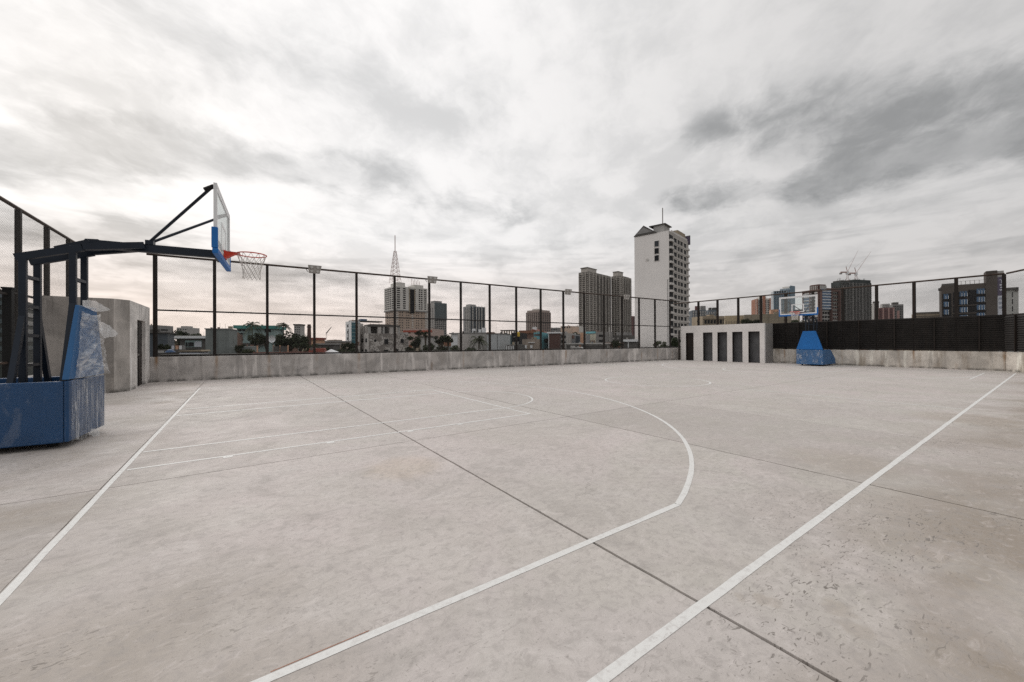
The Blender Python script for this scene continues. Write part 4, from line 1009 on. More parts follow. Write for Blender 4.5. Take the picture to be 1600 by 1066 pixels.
for k in range(46):
    x = b.WR * rr_.random(); hgt = rr_.uniform(1, 5); MB().tube([(x, rr_.uniform(.2, b.WL * .8), b.H), (x + rr_.uniform(-.3, .3), b.WL * .3, b.H + hgt)], .16, 4).build('rebar', DGREY, b.t)
b.p('formwork', DGREY, b.WR * .03, b.WR * .30, .3, b.WL * .9, b.H, b.H + 1.5); b.p('formwork', NETG, b.WR * .45, b.WR * .99, .3, b.WL * .9, b.H, b.z(435.5))
def crane(px, py0, py1, pxj, pyj, depth, lab, mast_w=1.6):
    p = at(px, py1, depth); e = at(pxj, pyj, depth); z0 = b_top_z
    t = thing('tower_crane', lab, 'crane', (p.x, p.y, z0), 0, 'cranes on the construction tower')
    hz = p.z - z0; d = e - p
    lattice(t, 0, 0, 0, hz, mast_w * 1.6, MAST, 'mast', 4)
    lat = Vector((-CR.y, CR.x, 0)); MB().tube([(0, 0, hz), (d.x, d.y, hz + d.z)], [.20, .08], 5).build('jib', MAST, t)
    bk = Vector((-d.x, -d.y, 0)).normalized() * 7
    MB().bar((0, 0, hz), (bk.x, bk.y, hz), 1.2, 1.2).build('counter_jib', MAST, t); MB().box(bk.x - 1, bk.x + 1, bk.y - 1, bk.y + 1, hz - 2.2, hz - .61).build('counterweight', GREY, t)
    MB().box(-1.2, 1.2, -1.2, 1.2, hz - 2.2, hz + .8).build('cab', WHITE, t)
    MB().tube([(0, 0, hz + .8), (bk.x * .2, bk.y * .2, hz + 6)], .3, 4).build('a_frame', MAST, t); MB().tube([(bk.x * .2, bk.y * .2, hz + 6), (d.x * .7, d.y * .7, hz + d.z * .7)], .07, 3).build('pendant', MASTG, t)
b_top_z = b.z0 + b.H
crane(1324, 436, 425.5, 1341, 391, 410, 'left of the two slim red cranes on the construction tower')
crane(1337.5, 433, 427, 1361, 393, 415, 'right of the two slim red cranes on the construction tower', 2.2)
b = Bld('apartment_block', 'pale block with a dark rooftop tank right of the construction tower', 1362, 1366, 1374, 474, 520, 14, LGREY, DL=14)
b.slim('B', 4, 8, 0, 1, 475, 500, .5, .4, GL2, 'windows', .5); MB().tube([(3, 4, b.H), (3, 4, b.z(471))], 3.4, 12).build('roof_tank', DGREY, b.t)
b = Bld('apartment_block', 'maroon and pink apartment block in the far right cluster', 1368, 1371, 1398, 481.5, 500, 10, MAROON, DL=14)
for u in (.0, .30, .62, .9): b.onB('pink_pier', M('dusty pink', (.36, .23, .21), .85, .1, .1), u, u + .09, 0, b.H, .7)
b.slim('B', 9, 7, .05, .95, 483, 501, .4, .4, GL2, 'windows', .5)
b = Bld('office_block', 'pale grey slab standing behind the maroon apartment block', 1376, 1379, 1391, 475, 560, 10, LGREY, DL=14)
b.slim('B', 5, 9, 0, 1, 476, 500, .6, .35, GREY, 'windows', .5)
b = Bld('apartment_block', 'dark grey stepped block at the right of the far cluster', 1391, 1395, 1412, 476, 540, 14, GREY, DL=14)
b.slim('B', 6, 9, .05, .95, 478, 501, .5, .5, GL, 'windows', .5); b.p('crown', DGREY, b.WR * .1, b.WR * .6, 2, b.WL * .7, b.H, b.z(472.5)); b.onB('pink_bay', M('dusty pink', (.36, .23, .21)), .4, .62, 0, b.z(486), .9)
# brown and blue office at the right
b = Bld('office_building', 'brown-grey building with blue windows and a tall blank pier', 1465, 1471.5, 1541, 447, 175, 3, CLADB, DL=14)
W_ = b.WR
b.onB('glass_strip', BLK, .02, .23, b.z(500), b.z(459.5), .10); b.onB('glass_strip', BLK, .27, .58, b.z(500), b.z(458), .10); b.onB('glass_strip', BLK, .61, .99, b.z(500), b.z(456), .10)
for (u0, n, py) in ((.05, 2, 460), (.42, 3, 457.5), (.80, 3, 455)):
    for r in range(4):
        for c in range(n):
            za = b.z(py + 12.0 * r + 7.6); zc = b.z(py + 12.0 * r); ua = u0 + c * .060
            b.onB('window', GLB, ua, ua + .048, za, zc, .20); b.onB('mullion', WHITE, ua + .049, ua + .058, za - .1, zc - (.2 if r else .8), .26)
for py in (479, 491): b.onB('ledge', CLADB, .25, .80, b.z(py + .7), b.z(py - .7), .35)
b.p('roof_deck', DGREY, .2, W_ * .30, .1, 4, b.H + .003, b.H + .9)
for k in range(6):
    x = W_ * (.36 + .1 * k); MB().tube([(x, .4, b.H), (x, .4, b.z(441.5))], .07, 5).build('railing_post', DGREY, b.t)
MB().tube([(W_ * .3, .4, b.z(442)), (W_, .4, b.z(442))], .04, 4).build('railing', DGREY, b.t)
b.p('roof_plant', DGREY, W_ * .16, W_ * .31, 1.0, 4.0, b.H + .9, b.z(443.5)); b.p('ac_unit', DGREY, -.9, -.05, .2, 1.6, b.z(454), b.z(450))
px0 = W_; zt = b.z(430); PW = W_ * 16.5 / 69; SW = W_ * 10 / 69
MB().box(px0 + .01, px0 + PW, -.6, 6, 0, zt).build('pier', CLADB, b.t)
sg = MB().box(px0 + PW + .01, px0 + PW + SW, -.5, -.3, b.z(467), b.z(440)).build('sign_panel', PURP, b.t)
sg2 = MB().box(px0 + PW + .01, px0 + PW + SW, -.48, -.28, b.z(500), b.z(467.3)).build('sign_panel', BILL, b.t); b.p('sign_back', LGREY, px0 + PW + .02, px0 + PW + SW * .95, -.2, 1.0, 0, b.z(431))
def text(s, parent, mat, x, y, z, size, rz=0):
    cu = bpy.data.curves.new('lettering', 'FONT'); cu.body = s; cu.size = size; cu.extrude = .01
    o = bpy.data.objects.new('tmp', cu); col.objects.link(o); bpy.context.view_layer.update()
    me = bpy.data.meshes.new_from_object(o.evaluated_get(bpy.context.evaluated_depsgraph_get())); bpy.data.objects.remove(o)
    me.materials.clear(); me.materials.append(mat)
    o = link('lettering', me, parent); o.location = (x, y, z); o.rotation_euler = (pi / 2, 0, rz); return o
sx = px0 + PW
text('T', sg, BILL, sx + SW * .22, -.52, b.z(449.5), 2.4)
for k in range(3): MB().box(sx + SW * (.30 + .12 * (k % 2)), sx + SW * .92, -.55, -.505, b.z(452.6 + 3.6 * k), b.z(450.8 + 3.6 * k)).build('print_line', BILL, sg)
for k in range(3): MB().box(sx + SW * .2, sx + SW * (.62 + .07 * k), -.53, -.485, b.z(473 + 6.6 * k), b.z(469.6 + 6.6 * k)).build('print_line', M('grey print', (.30, .32, .38)), sg2)
b = Bld('white_office', 'pale building with a dark overhanging roof beside the right corner post', 1556, 1572, 1592, 453.5, 190, 16, M('pale cladding', (.44, .44, .42), .85, .05, .1), DL=14)
b.p('roof_overhang', DGREY, -1.2, b.WR * .92, -.9, b.WL + 1, b.H, b.z(450)); b.onB('parapet_box', DGREY, .75, .95, b.z(456), b.z(450), .9)
for r in range(4): b.onB('window', GL, .48, .56, b.z(465 + 11 * r), b.z(457 + 11 * r), .05)
b = Bld('low_block', 'long low beige block left of the brown building', 1427, 1430, 1472, 490, 190, 6, TAN2, DL=12); b.lines('B', 2, 0, 1, 489, 497, .25, DGREY); b.p('parapet', DGREY, 0, b.WR, 0, .4, b.H, b.H + .5)
# --- behind the white block
b = Bld('office_block', 'grey-blue block with a red rooftop sign left of the tan hall', 1077, 1082, 1104, 485, 300, 12, SGLASS, DL=14)
b.slim('B', 6, 6, 0, 1, 486, 510, .5, .8, LGREY, 'piers', .4); b.onB('red_sign', MAROON, .2, .5, b.H, b.H + 3.2, -1); b.p('roof_frame', GREY, b.WR * .65, b.WR, 2, 6, b.H + .01, b.H + 3.4)
b = Bld('office_block', 'grey-blue block with dark caps above the tan hall', 1103, 1107, 1121, 484.5, 320, 12, SGLASS, DL=12); b.slim('B', 4, 5, 0, 1, 487, 510, .5, .8, LGREY, 'piers', .4); b.p('cap', DGREY, 1, b.WR * .4, 1, 5, b.H, b.H + 2); b.p('cap', DGREY, b.WR * .55, b.WR, 1, 5, b.H, b.H + 2)
b = Bld('tan_hall', 'tan concrete building with a dark window strip above the white block', 1082, 1098, 1132, 494, 230, 26, TAN2, DL=14)
b.onB('window_strip', GL, .06, .96, b.z(506), b.z(500), .05); b.onB('cornice', TAN2, -.02, 1.02, b.z(498.5), b.z(497.2), .5)
for k in range(7): b.onB('pier', TAN2, .05 + .14 * k, .075 + .14 * k, b.z(507), b.z(499), .14)
b.onA('window', GL, .5, .62, b.z(503), b.z(500), .05); b.p('roof_wall', TAN2, b.WR * .4, b.WR * .6, 2, 6, b.H, b.H + 1)
b = Bld('yellow_hall', 'pale yellow wall building right of the tan concrete building', 1131, 1133, 1166, 493.5, 250, 4, M('yellowed render', (.46, .38, .26), .85, .1, .2, .2), DL=12); b.grid('B', 8, 1, 0, 1, 501, 508, .5, .8, TAN2, 'panel', .1)
b = Bld('tan_hall', 'long tan roof parapet building behind the far hoop', 1160, 1163, 1250, 492, 240, 4, M('khaki render', (.27, .235, .18), .85, .1, .2, .3), DL=14); b.lines('B', 3, 0, 1, 494, 508, .16, TAN2); b.onB('step', TAN2, .55, .9, b.H, b.z(489.5), -2)
b = Bld('cream_block', 'small cream block beside the orange tower', 1203, 1205, 1219, 484, 300, 8, PEACH, DL=9); b.grid('B', 2, 2, .1, .9, 486, 494, .3, .4, GL2, t=.1)
tree('bushy tree on the left above the white block roof', 1168, 496, 105, 22, 31, 1, 3.2); tree('bushy tree just left of the far hoop backboard', 1184, 498.5, 100, 18, 32, 0, 2.6); tree('low tree right of the far hoop net', 1240, 500, 100, 30, 33, 0, 3.0)
tree('dark tree at the foot of the white tower', 1052, 522, 60, 26, 34, 0, 3.5); tree('smaller green tree left of the dark tree by the white tower', 1032, 530, 58, 22, 35, 1, 2.4)

# --- low-rise quarter, left to right ---------------------------------
LOWK = 2.5
b = Bld('green_building', 'dark green glazed building seen through the fence at the far left', -60, 25, 44, 466, 24, 10, M('dark green cladding', (.035, .045, .042), .6, .2, .4), D=5)
for r in range(6): b.onA('window_band', GGLASS, .1, .98, b.z(478 + 14 * r), b.z(471 + 14 * r), .06); b.onB('window_band', GGLASS, .05, .95, b.z(478 + 14 * r), b.z(471 + 14 * r), .06)
b = Bld('green_building', 'lower dark green wing beside the glazed building at the far left', 20, 58, 66, 488, 34, 20, M('dark green cladding', (.035, .045, .042)), D=8); b.onA('sill_band', LGREY, 0, 1, b.z(528), b.z(522), .1); b.p('roof_box', DGREY, 1, 3, 2, 6, b.H, b.z(480))
b = Bld('grey_block', 'plain grey block just right of the corner fence post', 216, 242, 248.5, 508, 120, 30, GREY, D=9); b.grid('B', 1, 3, .2, .8, 512, 530, .6, .4, GL)
b = Bld('sheet_roof_shed', 'slate-blue shed under a flat sheet roof near the corner fence post', 232, 262, 263, 521, 58, 8, M('slate sheet', (.085, .10, .115), .7, .2, .5), D=6); b.p('roof', DGREY, -.3, 6.3, -.3, b.WL + .3, b.H + .002, b.H + .15); b.p('roof_box', DGREY, .5, 1.5, 1, 2.2, b.H + .15, b.H + .6)
b = Bld('far_apartments', 'pale far apartments with a stepped top behind a dark tree', 276, 293, 299, 512, 260, 28, LGREY, D=14); b.p('roof_house', LGREY, 2, 8, 1, 5, b.H, b.z(509.5)); b.grid('A', 4, 2, .05, .95, 513, 521, .5, .4, GL2)
tree('dark spreading tree behind the white-eaved house', 281, 513.5, 92, 34, 41, 0, 4.0); tree('low dark tree right behind the white-eaved house roof', 307, 521, 88, 30, 42, 0, 2.6); tree('dim shrubby tree by the corner fence post', 262, 527, 70, 20, 43, 0, 2.2)
b = Bld('white_eaved_house', 'low dark house with a white eave and one broad window', 281, 321, 322, 529, 52, 6, DGREY, D=6)
b.p('eave', WHITE, -.5, 6.2, -.3, b.WL + .5, b.H + .002, b.H + .28); b.p('roof', LGREY, -.4, 6.2, -.2, b.WL + .4, b.H + .282, b.H + .36)
b.onA('window_frame', TEALP, .20, .86, b.z(542.5), b.z(532), .05); b.onA('window', GL, .22, .30, b.z(541.5), b.z(535), .07); b.onA('window', GL, .32, .54, b.z(541.5), b.z(535), .07); b.onA('curtain_pane', BILL, .57, .84, b.z(542), b.z(533.5), .07)
b = Bld('yard_wall', 'low dark yard wall in front of the white-eaved house', 243, 290, 291, 546, 34, 4, DGREY, D=.3); b.onA('pale_patch', LGREY, .08, .28, b.z(551), b.z(547.5), .03)
mb = MB(); tarp_p = at(266, 550.5, 33 * LOWK); t = thing('tarpaulin', 'crumpled blue tarpaulin on the yard wall behind the fence', 'tarpaulin', tarp_p, 0); t.scale = (LOWK,) * 3
film_sheet(lambda u, v: ((u - .5) * .7, (v - .5) * .6, .25 * (1 - (2 * u - 1) ** 2) * (1 - (2 * v - 1) ** 2) + .05 * mnoise.noise(Vector((u * 6, v * 6, 1)))), 10, 8).build('sheet', BLUE, t)
p = at(312, 553, 34 * LOWK); t = thing('canopy_roof', 'small striped white canopy roof in front of the dark house', 'canopy', (p.x, p.y, p.z), YAW * -1); t.scale = (LOWK,) * 3
MB().box(-1.4, .4, -.5, .5, 0.0, .10).build('lower_sheet', BILL, t); MB().prism([(-1.5, .22), (.6, .22), (.5, .36), (-1.3, .30)], 1, -.5, .5).build('upper_sheet', TAN2, t); MB().box(-1.3, .4, -.45, .45, .10, .22).build('gap_frame', RUBBER, t)
p = at(268, 540, 40 * LOWK); t = thing('clothes_line', 'line of pale washing hung beside the shed', 'washing', (p.x, p.y, p.z), -YAW); t.scale = (LOWK,) * 3
for k, c in enumerate((BILL, PEACH, WHITE, GREY)): film_sheet(lambda u, v, k=k: (k * .38 + u * .3, .03 * sin(u * 6 + k), -.6 * (1 - v) * (.7 + .2 * (k % 2))), 4, 4).build('cloth', c, t)
MB().tube([(-.3, 0, .01), (2, 0, .01)], .01, 4).build('line', RUBBER, t)
b = Bld('grey_block_house', 'blank grey-green concrete house left of the teal building', 321, 358, 361, 515, 46, 10, GREYG, D=5); b.p('coping', GREY, -.08, 5, -.08, b.WL + .08, b.H + .002, b.H + .12); b.onA('joint', DGREY, .52, .525, 0, b.H - 1, .01)
b = Bld('grey_block_house', 'lower grey-green concrete wing with a level top', 358, 394, 395, 541.5, 45, 6, GREYG, D=5); b.onA('joint', DGREY, .3, .306, 0, b.H, .01); b.onA('dark_opening', DGREY, .85, .99, b.z(552), b.z(545), .03)
b = Bld('ruined_house', 'half-collapsed brown masonry house behind the grey concrete house', 337, 371, 373, 522, 58, 8, BRICK, D=5)
rr_ = random.Random(9)
for k in range(22): u = rr_.random() * .95; zb_ = b.z(rr_.uniform(515, 530)); b.p('broken_block', rr_.choice([BRICK, LGREY, DGREY, TAN2]), rr_.uniform(-.4, 2), rr_.uniform(2, 4), b.WL * u, b.WL * u + rr_.uniform(.3, .8), b.H - rr_.uniform(0, 1), b.H + rr_.uniform(.05, .7))
b.onA('pale_patch', LGREY, .05, .40, b.z(527), b.z(521), .05); b.onA('dark_opening', GL, .62, .9, b.z(541), b.z(531), .04)
b = Bld('teal_building', 'teal two-storey building behind the left palm', 370, 428, 433, 511, 70, 12, TEALP, D=8)
b.p('fascia', TEALD, -.5, 8, -.5, b.WL + .4, b.z(514), b.z(509)); 
for (u0, u1, p0, p1) in ((.04, .12, 515, 518), (.15, .22, 515, 518), (.05, .17, 520.5, 522.5), (.07, .17, 529, 533), (.30, .36, 527, 531), (.75, .92, 515, 519), (.62, .70, 527, 532), (.80, .9, 527, 532)): b.onA('window', GL, u0, u1, b.z(p1), b.z(p0), .05)
b.onA('balcony', DGREY, .10, .75, b.z(539), b.z(536), .9); b.onA('yellow_drum', YEL, .52, .57, b.z(535), b.z(528), .5)
b = Bld('terrace_wall', 'red-brown terrace wall with peach posts below the palms', 395, 481, 482, 549.5, 42, 4, M('red-brown wall', (.17, .075, .06), .9, .3, .8), D=.4)
for u in (.065, .35, .47, .615): b.onA('post', PEACH, u, u + .018, b.H, b.z(539.5), -.3)
b.onA('dark_mesh', DGREY, .36, .61, b.z(549), b.z(541), -.2)
p = at(427, 530, 40 * LOWK); t = thing('satellite_dish', 'white satellite dish on the terrace between the palms', 'satellite dish', (p.x, p.y, p.z), math.atan2(-CF.y, -CF.x)); t.scale = (LOWK,) * 3
mb = MB(); N_ = 16
vs2 = [(0, 0, 0)]; fs2 = []
for r_ in (1, 2):
    for k in range(N_): a = 2 * pi * k / N_; vs2.append((.06 * r_ * r_, .19 * r_ * cos(a), .19 * r_ * sin(a)))
for k in range(N_): fs2 += [(0, 1 + k, 1 + (k + 1) % N_), (1 + k, 1 + N_ + k, 1 + N_ + (k + 1) % N_, 1 + (k + 1) % N_)]
mb.add(vs2, fs2).build('dish', WHITE, t); MB().tube([(0, 0, -.1), (.02, 0, -1.5)], .03, 6).build('stand', MASTG, t); MB().tube([(.1, 0, -.35), (.5, 0, 0)], .012, 5).build('feed_arm', MASTG, t)
palm('bushy coconut palm in front of the teal building', 394, 499.5, 62, 24, 51); palm('slimmer coconut palm right of the teal building', 443, 502, 62, 21, 52)
for (px, py, w, s_, k, lab) in ((400, 519, 26, 61, 0, 'dark tree under the left palm'), (455, 517, 40, 62, 0, 'tall dark tree right of the second palm'), (470, 521, 32, 63, 0, 'broad dark tree right of the two palms'), (438, 522, 26, 64, 0, 'dense dark tree under the slimmer palm'), (490, 536, 30, 65, 1, 'low olive-green bush by the fence post with the floodlight'), (416, 524, 18, 66, 0, 'small dark tree before the teal building')):
    tree(lab, px, py, 58, w, s_, k)
b = Bld('far_tower', 'little grey office tower far behind the palms', 459.5, 470, 472, 508.5, 300, 20, LGREY, D=8); b.grid('A', 3, 4, .05, .95, 510, 524, .7, .45, GL2); b.p('roof', DGREY, -.5, 8, -.5, b.WL + .5, b.H, b.H + 1)
p = at(483, 507, 150); t = thing('chimney', 'slim dark chimney stack rising right of the palms', 'chimney', (p.x, p.y, GZ)); MB().tube([(0, 0, 0), (0, 0, p.z - GZ)], [1.1, .62], 10).build('stack', BROWN, t); MB().tube([(0, 0, p.z - GZ - 1.2), (0, 0, p.z - GZ - .8)], .8, 10).build('collar', DGREY, t)
b = Bld('red_roof_house', 'pale house under a faded red roof below the chimney', 481, 493, 495, 531, 90, 20, PEACH, D=6); b.p('roof', REDR, -.3, 6, -.3, b.WL + .3, b.H, b.H + .5)
b = Bld('red_shed', 'bright red low sheet roof just above the parapet', 482, 506, 507, 547.5, 40, 5, REDR, D=3); b.p('ridge', REDR, .5, 2.5, 0, b.WL, b.H, b.H + .2)
b = Bld('beige_house', 'low beige house left of the teal glass building', 500, 536, 539, 535, 110, 15, M('dull beige', (.30, .25, .21), .9, .15, .3, .3), D=8); b.p('roof', GREY, -.5, 8, -.4, b.WL + .4, b.H, b.H + .4); b.p('upper_room', M('dull beige', (.3, .25, .21)), 2, 6, b.WL * .3, b.WL * .75, b.H + .4, b.z(531)); b.grid('A', 3, 1, .1, .9, 537, 542, .2, .6, GL)
b = Bld('grey_house', 'low dim grey house behind the white tent roof', 494, 520, 523, 539, 75, 10, DGREY, D=8); b.p('roof', GREY, -.3, 8, -.3, b.WL + .3, b.H, b.H + .3)
p = at(519, 552, 42 * LOWK); t = thing('tent', 'white peaked tent roof just above the parapet', 'tent', (p.x, p.y, p.z - .75), -YAW); t.scale = (LOWK,) * 3
MB().add([(-.85, -.8, .25), (.8, -.8, .2), (.8, .8, .25), (-.85, .8, .25), (-.1, 0, .75)], [(0, 1, 4), (1, 2, 4), (2, 3, 4), (3, 0, 4)]).build('canopy', WHITE, t)
for x in (-.8, .78): MB().tube([(x, -.75, -1.5), (x, -.75, .22)], .03, 5).build('pole', MASTG, t)
p = at(510, 528, 420); t = thing('tower_crane', 'small distant crane on the horizon left of the teal glass building', 'crane', (p.x, p.y, GZ))
hz = p.z - GZ; lattice(t, 0, 0, 0, hz + 6, 2.2, MASTG, 'mast', 6); e = at(518, 511, 420); MB().tube([(0, 0, hz + 5), (e.x - p.x, e.y - p.y, e.z - GZ)], [.7, .3], 5).build('jib', MASTG, t)
b = Bld('glass_building', 'white and teal-glass building left of the peeling ruin', 540, 549, 563, 502, 120, 45, WHITE)
b.onB('glass_front', M('teal glass', (.04, .12, .15), .25, .3, .3), .0, 1, b.z(540), b.z(504), .15); b.lines('B', 6, 0, 1, 505, 540, .12, TEALP, t=.2)
for r in range(3): b.onA('window', GL, .3, .5, b.z(511 + 10 * r), b.z(507 + 10 * r), .05)
b.onA('slot', GL, .42, .52, b.z(535), b.z(514), .06); b.p('roof_plant', DGREY, 1, b.WR + 8, 1, b.WL, b.H, b.z(500)); b.p('water_tank', GLB, 3.5, 5.5, 1, 3, b.z(500), b.z(497.5))
tree('dark trees below the teal glass building', 548, 533, 85, 26, 67, 0, 3.0)
# the peeling ruin
PEEL = None
m, nb, pr, out = _new('peeling white paint on cement')
pos = nb.n('ShaderNodeNewGeometry').outputs['Position']; n1 = nb.noise(pos, .75, 7, .65, 1.6); n2 = nb.noise(pos, .3, 3, .5)
cc = nb.mix(nb.step(nb.math('ADD', n1, nb.math('MULTIPLY', nb.math('SUBTRACT', n2, .5), .5)), .50, .56), (.21, .19, .175), (.52, .49, .46)); nb.put(pr.inputs['Base Color'], cc); pr.inputs['Roughness'].default_value = .9; PEEL = m
PEELW = M('flaking white wall', (.50, .47, .445), .9, .25, 1.2, .35)
b = Bld('peeling_ruin', 'roofless ruin with peeling white paint and open columns on top', 563, 576, 638, 521, 62, 55, PEEL)
b.onA('white_flank', PEELW, 0, 1, 0, b.H, .03)
for (u0, u1, p0, p1) in ((.13, .18, 530.5, 534), (.38, .48, 530, 538), (.37, .48, 547, 552), (.80, .88, 530, 536), (.12, .18, 548, 552), (.68, .74, 546, 551)): b.onB('window', GL, u0, u1, b.z(p1), b.z(p0), .04)
for (u0, u1, p0, p1) in ((.2, .42, 529, 535), (.65, .85, 529, 535), (.2, .4, 546, 552), (.62, .85, 546, 552)): b.onA('window', GL, u0, u1, b.z(p1), b.z(p0), .06)
zc = b.z(510)
for u in (.0, .23, .35, .52, .60, .74): b.p('column', PEELW if u in (.23, .52) else LGREY, b.WR * u, b.WR * u + (.55 if u in (.23, .52) else .3), .1, .5, b.H, zc)
for v in (.1, .4, .75, .95): b.p('column', PEELW, .1, .5, b.WL * v, b.WL * v + .3, b.H, b.z(508))
b.p('ring_beam', DGREY, -.1, b.WR * .78, 0, .5, zc, b.z(507.5)); b.p('rear_wall', DGREY, .6, b.WR * .78, b.WL * .6, b.WL * .65, b.H, zc); b.p('roof_slab', DGREY, .5, b.WR * .6, .8, b.WL * .9, zc + .01, b.z(506))
for k in range(9): MB().tube([(b.WR * (.05 + .07 * k), .3, b.z(507.5)), (b.WR * (.05 + .07 * k) + .05, .3, b.z(504.5 + (k % 3)))], .03, 4).build('rebar', RUST, b.t)
b.p('parapet_stub', LGREY, b.WR * .78, b.WR, .05, .35, b.H, b.z(519)); b.onB('pipe', LGREY, .985, 1.0, 0, b.H, .1)
b = Bld('narrow_wall', 'narrow white wall strip left of the peeling ruin', 558.5, 562, 563, 505, 64, 12, PEELW, D=3); b.onA('stain', BRICK, .3, .8, b.z(540), b.z(534), .02)
b = Bld('pink_depot', 'pink-white low depot with red panels right of the ruin', 630, 676, 682, 513.5, 150, 14, M('pink render', (.46, .36, .32), .85, .1, .2, .2), D=20); b.lines('A', 1, .0, .98, 516, 519.5, .9, M('brick red', (.36, .09, .06), .8, .2, .4), 'red_panel', .1); b.grid('A', 4, 1, .1, .95, 517, 521, .4, .9, GL)
b = Bld('white_wall_house', 'plain white-walled house between dark trees right of the ruin', 657, 676, 678, 527, 75, 10, LGREY, D=6); b.p('roof', DGREY, -.2, 6, -.2, b.WL + .2, b.H, b.H + .2)
for (px, py, w, s_, k, lab) in ((648, 523, 26, 71, 0, 'round dark tree hard against the ruin'), (655, 514.5, 13, 72, 0, 'small dark tree before the pink depot'), (665, 518, 11, 77, 0, 'tiny dark tree below the antenna tower'), (690, 521.5, 24, 73, 0, 'dense dark tree left of the white gabled house'), (700, 523, 18, 74, 1, 'green tree beside the white gabled house'), (664, 539, 24, 75, 1, 'olive shrubby tree below the white-walled house'), (688, 540, 26, 76, 1, 'dull green shrub right of the fence post')):
    tree(lab, px, py, 62 if py > 515 else 95, w, s_, k)
b = Bld('gabled_house', 'small bright white house under a grey roof right of the trees', 705, 716, 717, 522.5, 85, 10, WHITE, D=5); b.p('roof', GREY, -.3, 5, -.3, b.WL + .4, b.H, b.H + .3)
b = Bld('stained_house', 'stained white wall house left of the bushy palm', 715, 724, 727, 522, 60, 12, PEELW, D=5); b.p('finial_pipe', DGREY, .4, .7, b.WL * .4, b.WL * .7, b.H, b.z(517.5))
b = Bld('grey_flat_house', 'wide pale grey house with roof tanks behind the bushy palm', 726, 762, 763, 521, 66, 6, LGREY, D=9); b.p('coping', GREY, -.1, 9, -.1, b.WL + .1, b.H + .002, b.H + .15); b.onA('dark_door', DGREY, .06, .2, 0, b.z(524), .03)
for k, (u, r_) in enumerate(((.35, .5), (.62, .42), (.8, .6))): MB().tube([(1.5, b.WL * (1 - u), b.H + .15), (1.5, b.WL * (1 - u), b.H + .15 + r_ * 1.4)], r_ * .6, 12).build('water_tank', WHITE, b.t)
b = Bld('blue_white_house', 'bluish white blank-walled house right of the bushy palm', 761, 781, 784, 522, 64, 16, M('bluish white', (.44, .46, .47), .85, .06, .4, .2), D=7); b.p('coping', DGREY, -.1, 7, -.1, b.WL + .1, b.H + .002, b.H + .12); b.onA('downpipe', DGREY, .80, .82, 0, b.H, .06); b.onA('rooftop_wall', BRICK, .0, .55, b.H, b.z(519), -.3)
palm('low bushy palm in front of the pale grey house', 748, 522, 52, 30, 53)
b = Bld('teal_grey_house', 'dark teal-grey house right of the bluish white house', 783, 790, 792, 523, 75, 14, M('dark teal render', (.09, .13, .14), .85, .15, .4), D=6); b.onA('brick_base', BRICK, 0, 1, 0, b.z(538), .05); b.onA('window', GL, .3, .6, b.z(533), b.z(529), .05)
b = Bld('frame_house', 'unfinished house frame of bare posts left of the yellow tank', 784, 800, 802, 528, 95, 12, DGREY, D=8)
for k in range(5): b.p('post', TAN2, .2, .6, b.WL * k / 4.2, b.WL * k / 4.2 + .3, b.H, b.z(516.5))
b.p('roof_beam', DGREY, 0, 5, -.2, b.WL + .4, b.z(516.5), b.z(515.5))
b = Bld('black_house', 'black-walled house carrying the yellow roof tank', 799, 812, 815, 520, 80, 14, BLK, D=7); b.onA('pale_rail', LGREY, .2, .6, b.z(527), b.z(526), .1)
p = at(810, 526, 78 * LOWK); t = thing('water_tank', 'bright yellow roof tank beside the fence post', 'tank', (p.x, p.y, p.z)); t.scale = (LOWK,) * 3; MB().tube([(0, 0, 0), (0, 0, .75)], .3, 12).build('drum', YEL, t); MB().tube([(0, 0, .75), (0, 0, .9)], [.3, .1], 12).build('lid', YEL, t)
b = Bld('white_rail_house', 'low dark house with white balustrade posts below the yellow tank', 790, 812, 814, 539, 55, 8, DGREY, D=6)
for k in range(5): b.onA('baluster', WHITE, .05 + .12 * k, .10 + .12 * k, b.z(547), b.z(540 + (k % 2)), .1)
b = Bld('brown_roof_house', 'dull brown-roofed brick house right of the yellow tank', 814, 834, 838, 521, 90, 14, BRICK, D=10); b.p('roof', RUST, -.4, 10, -.4, b.WL + .4, b.H, b.H + .7)
b = Bld('beige_low_house', 'low beige house with white window bays below the brown roof', 816, 836, 838, 530, 62, 10, M('dull beige', (.3, .25, .21)), D=6); b.grid('A', 2, 1, .05, .95, 539, 545, .35, .8, WHITE, 'window_bay', .15); b.onA('white_rail', WHITE, .5, .98, b.z(536), b.z(535), .3)
b = Bld('red_gable_house', 'house with a red roof and white dormer behind the cyan house', 826, 842, 846, 519.5, 105, 16, PEACH, D=8); r2 = MB().prism([(-.4, 0), (b.WL + .4, 0), (b.WL * .5, .9)], 0, -.3, 8.2); r2.v = [(x, y, z + b.H) for x, y, z in r2.v]; r2.build('roof', REDR, b.t); b.p('dormer', WHITE, -.2, 1.5, b.WL * .35, b.WL * .6, b.H + .4, b.H + 1.5)
b = Bld('cyan_house', 'bright cyan painted house standing out among the low roofs', 834, 847, 850, 519.5, 72, 18, CYAN, D=7); b.onA('veranda', DGREY, .08, .92, b.z(525), b.z(521.5), .04); b.onA('window', GL, .55, .75, b.z(535), b.z(531), .05); b.onB('window', GL, .2, .6, b.z(535), b.z(529), .05); b.onA('lower_wall', TAN2, 0, .35, 0, b.z(527), .08)
b = Bld('brown_brick_house', 'tall dark brown brick house with a white roof edge', 857, 873, 874.5, 521, 70, 8, BROWN, D=8); b.p('roof_edge', WHITE, -.2, 8, -.2, b.WL + .3, b.H + .002, b.H + .25); b.onA('white_quoin', WHITE, 0, .05, 0, b.H, .05)
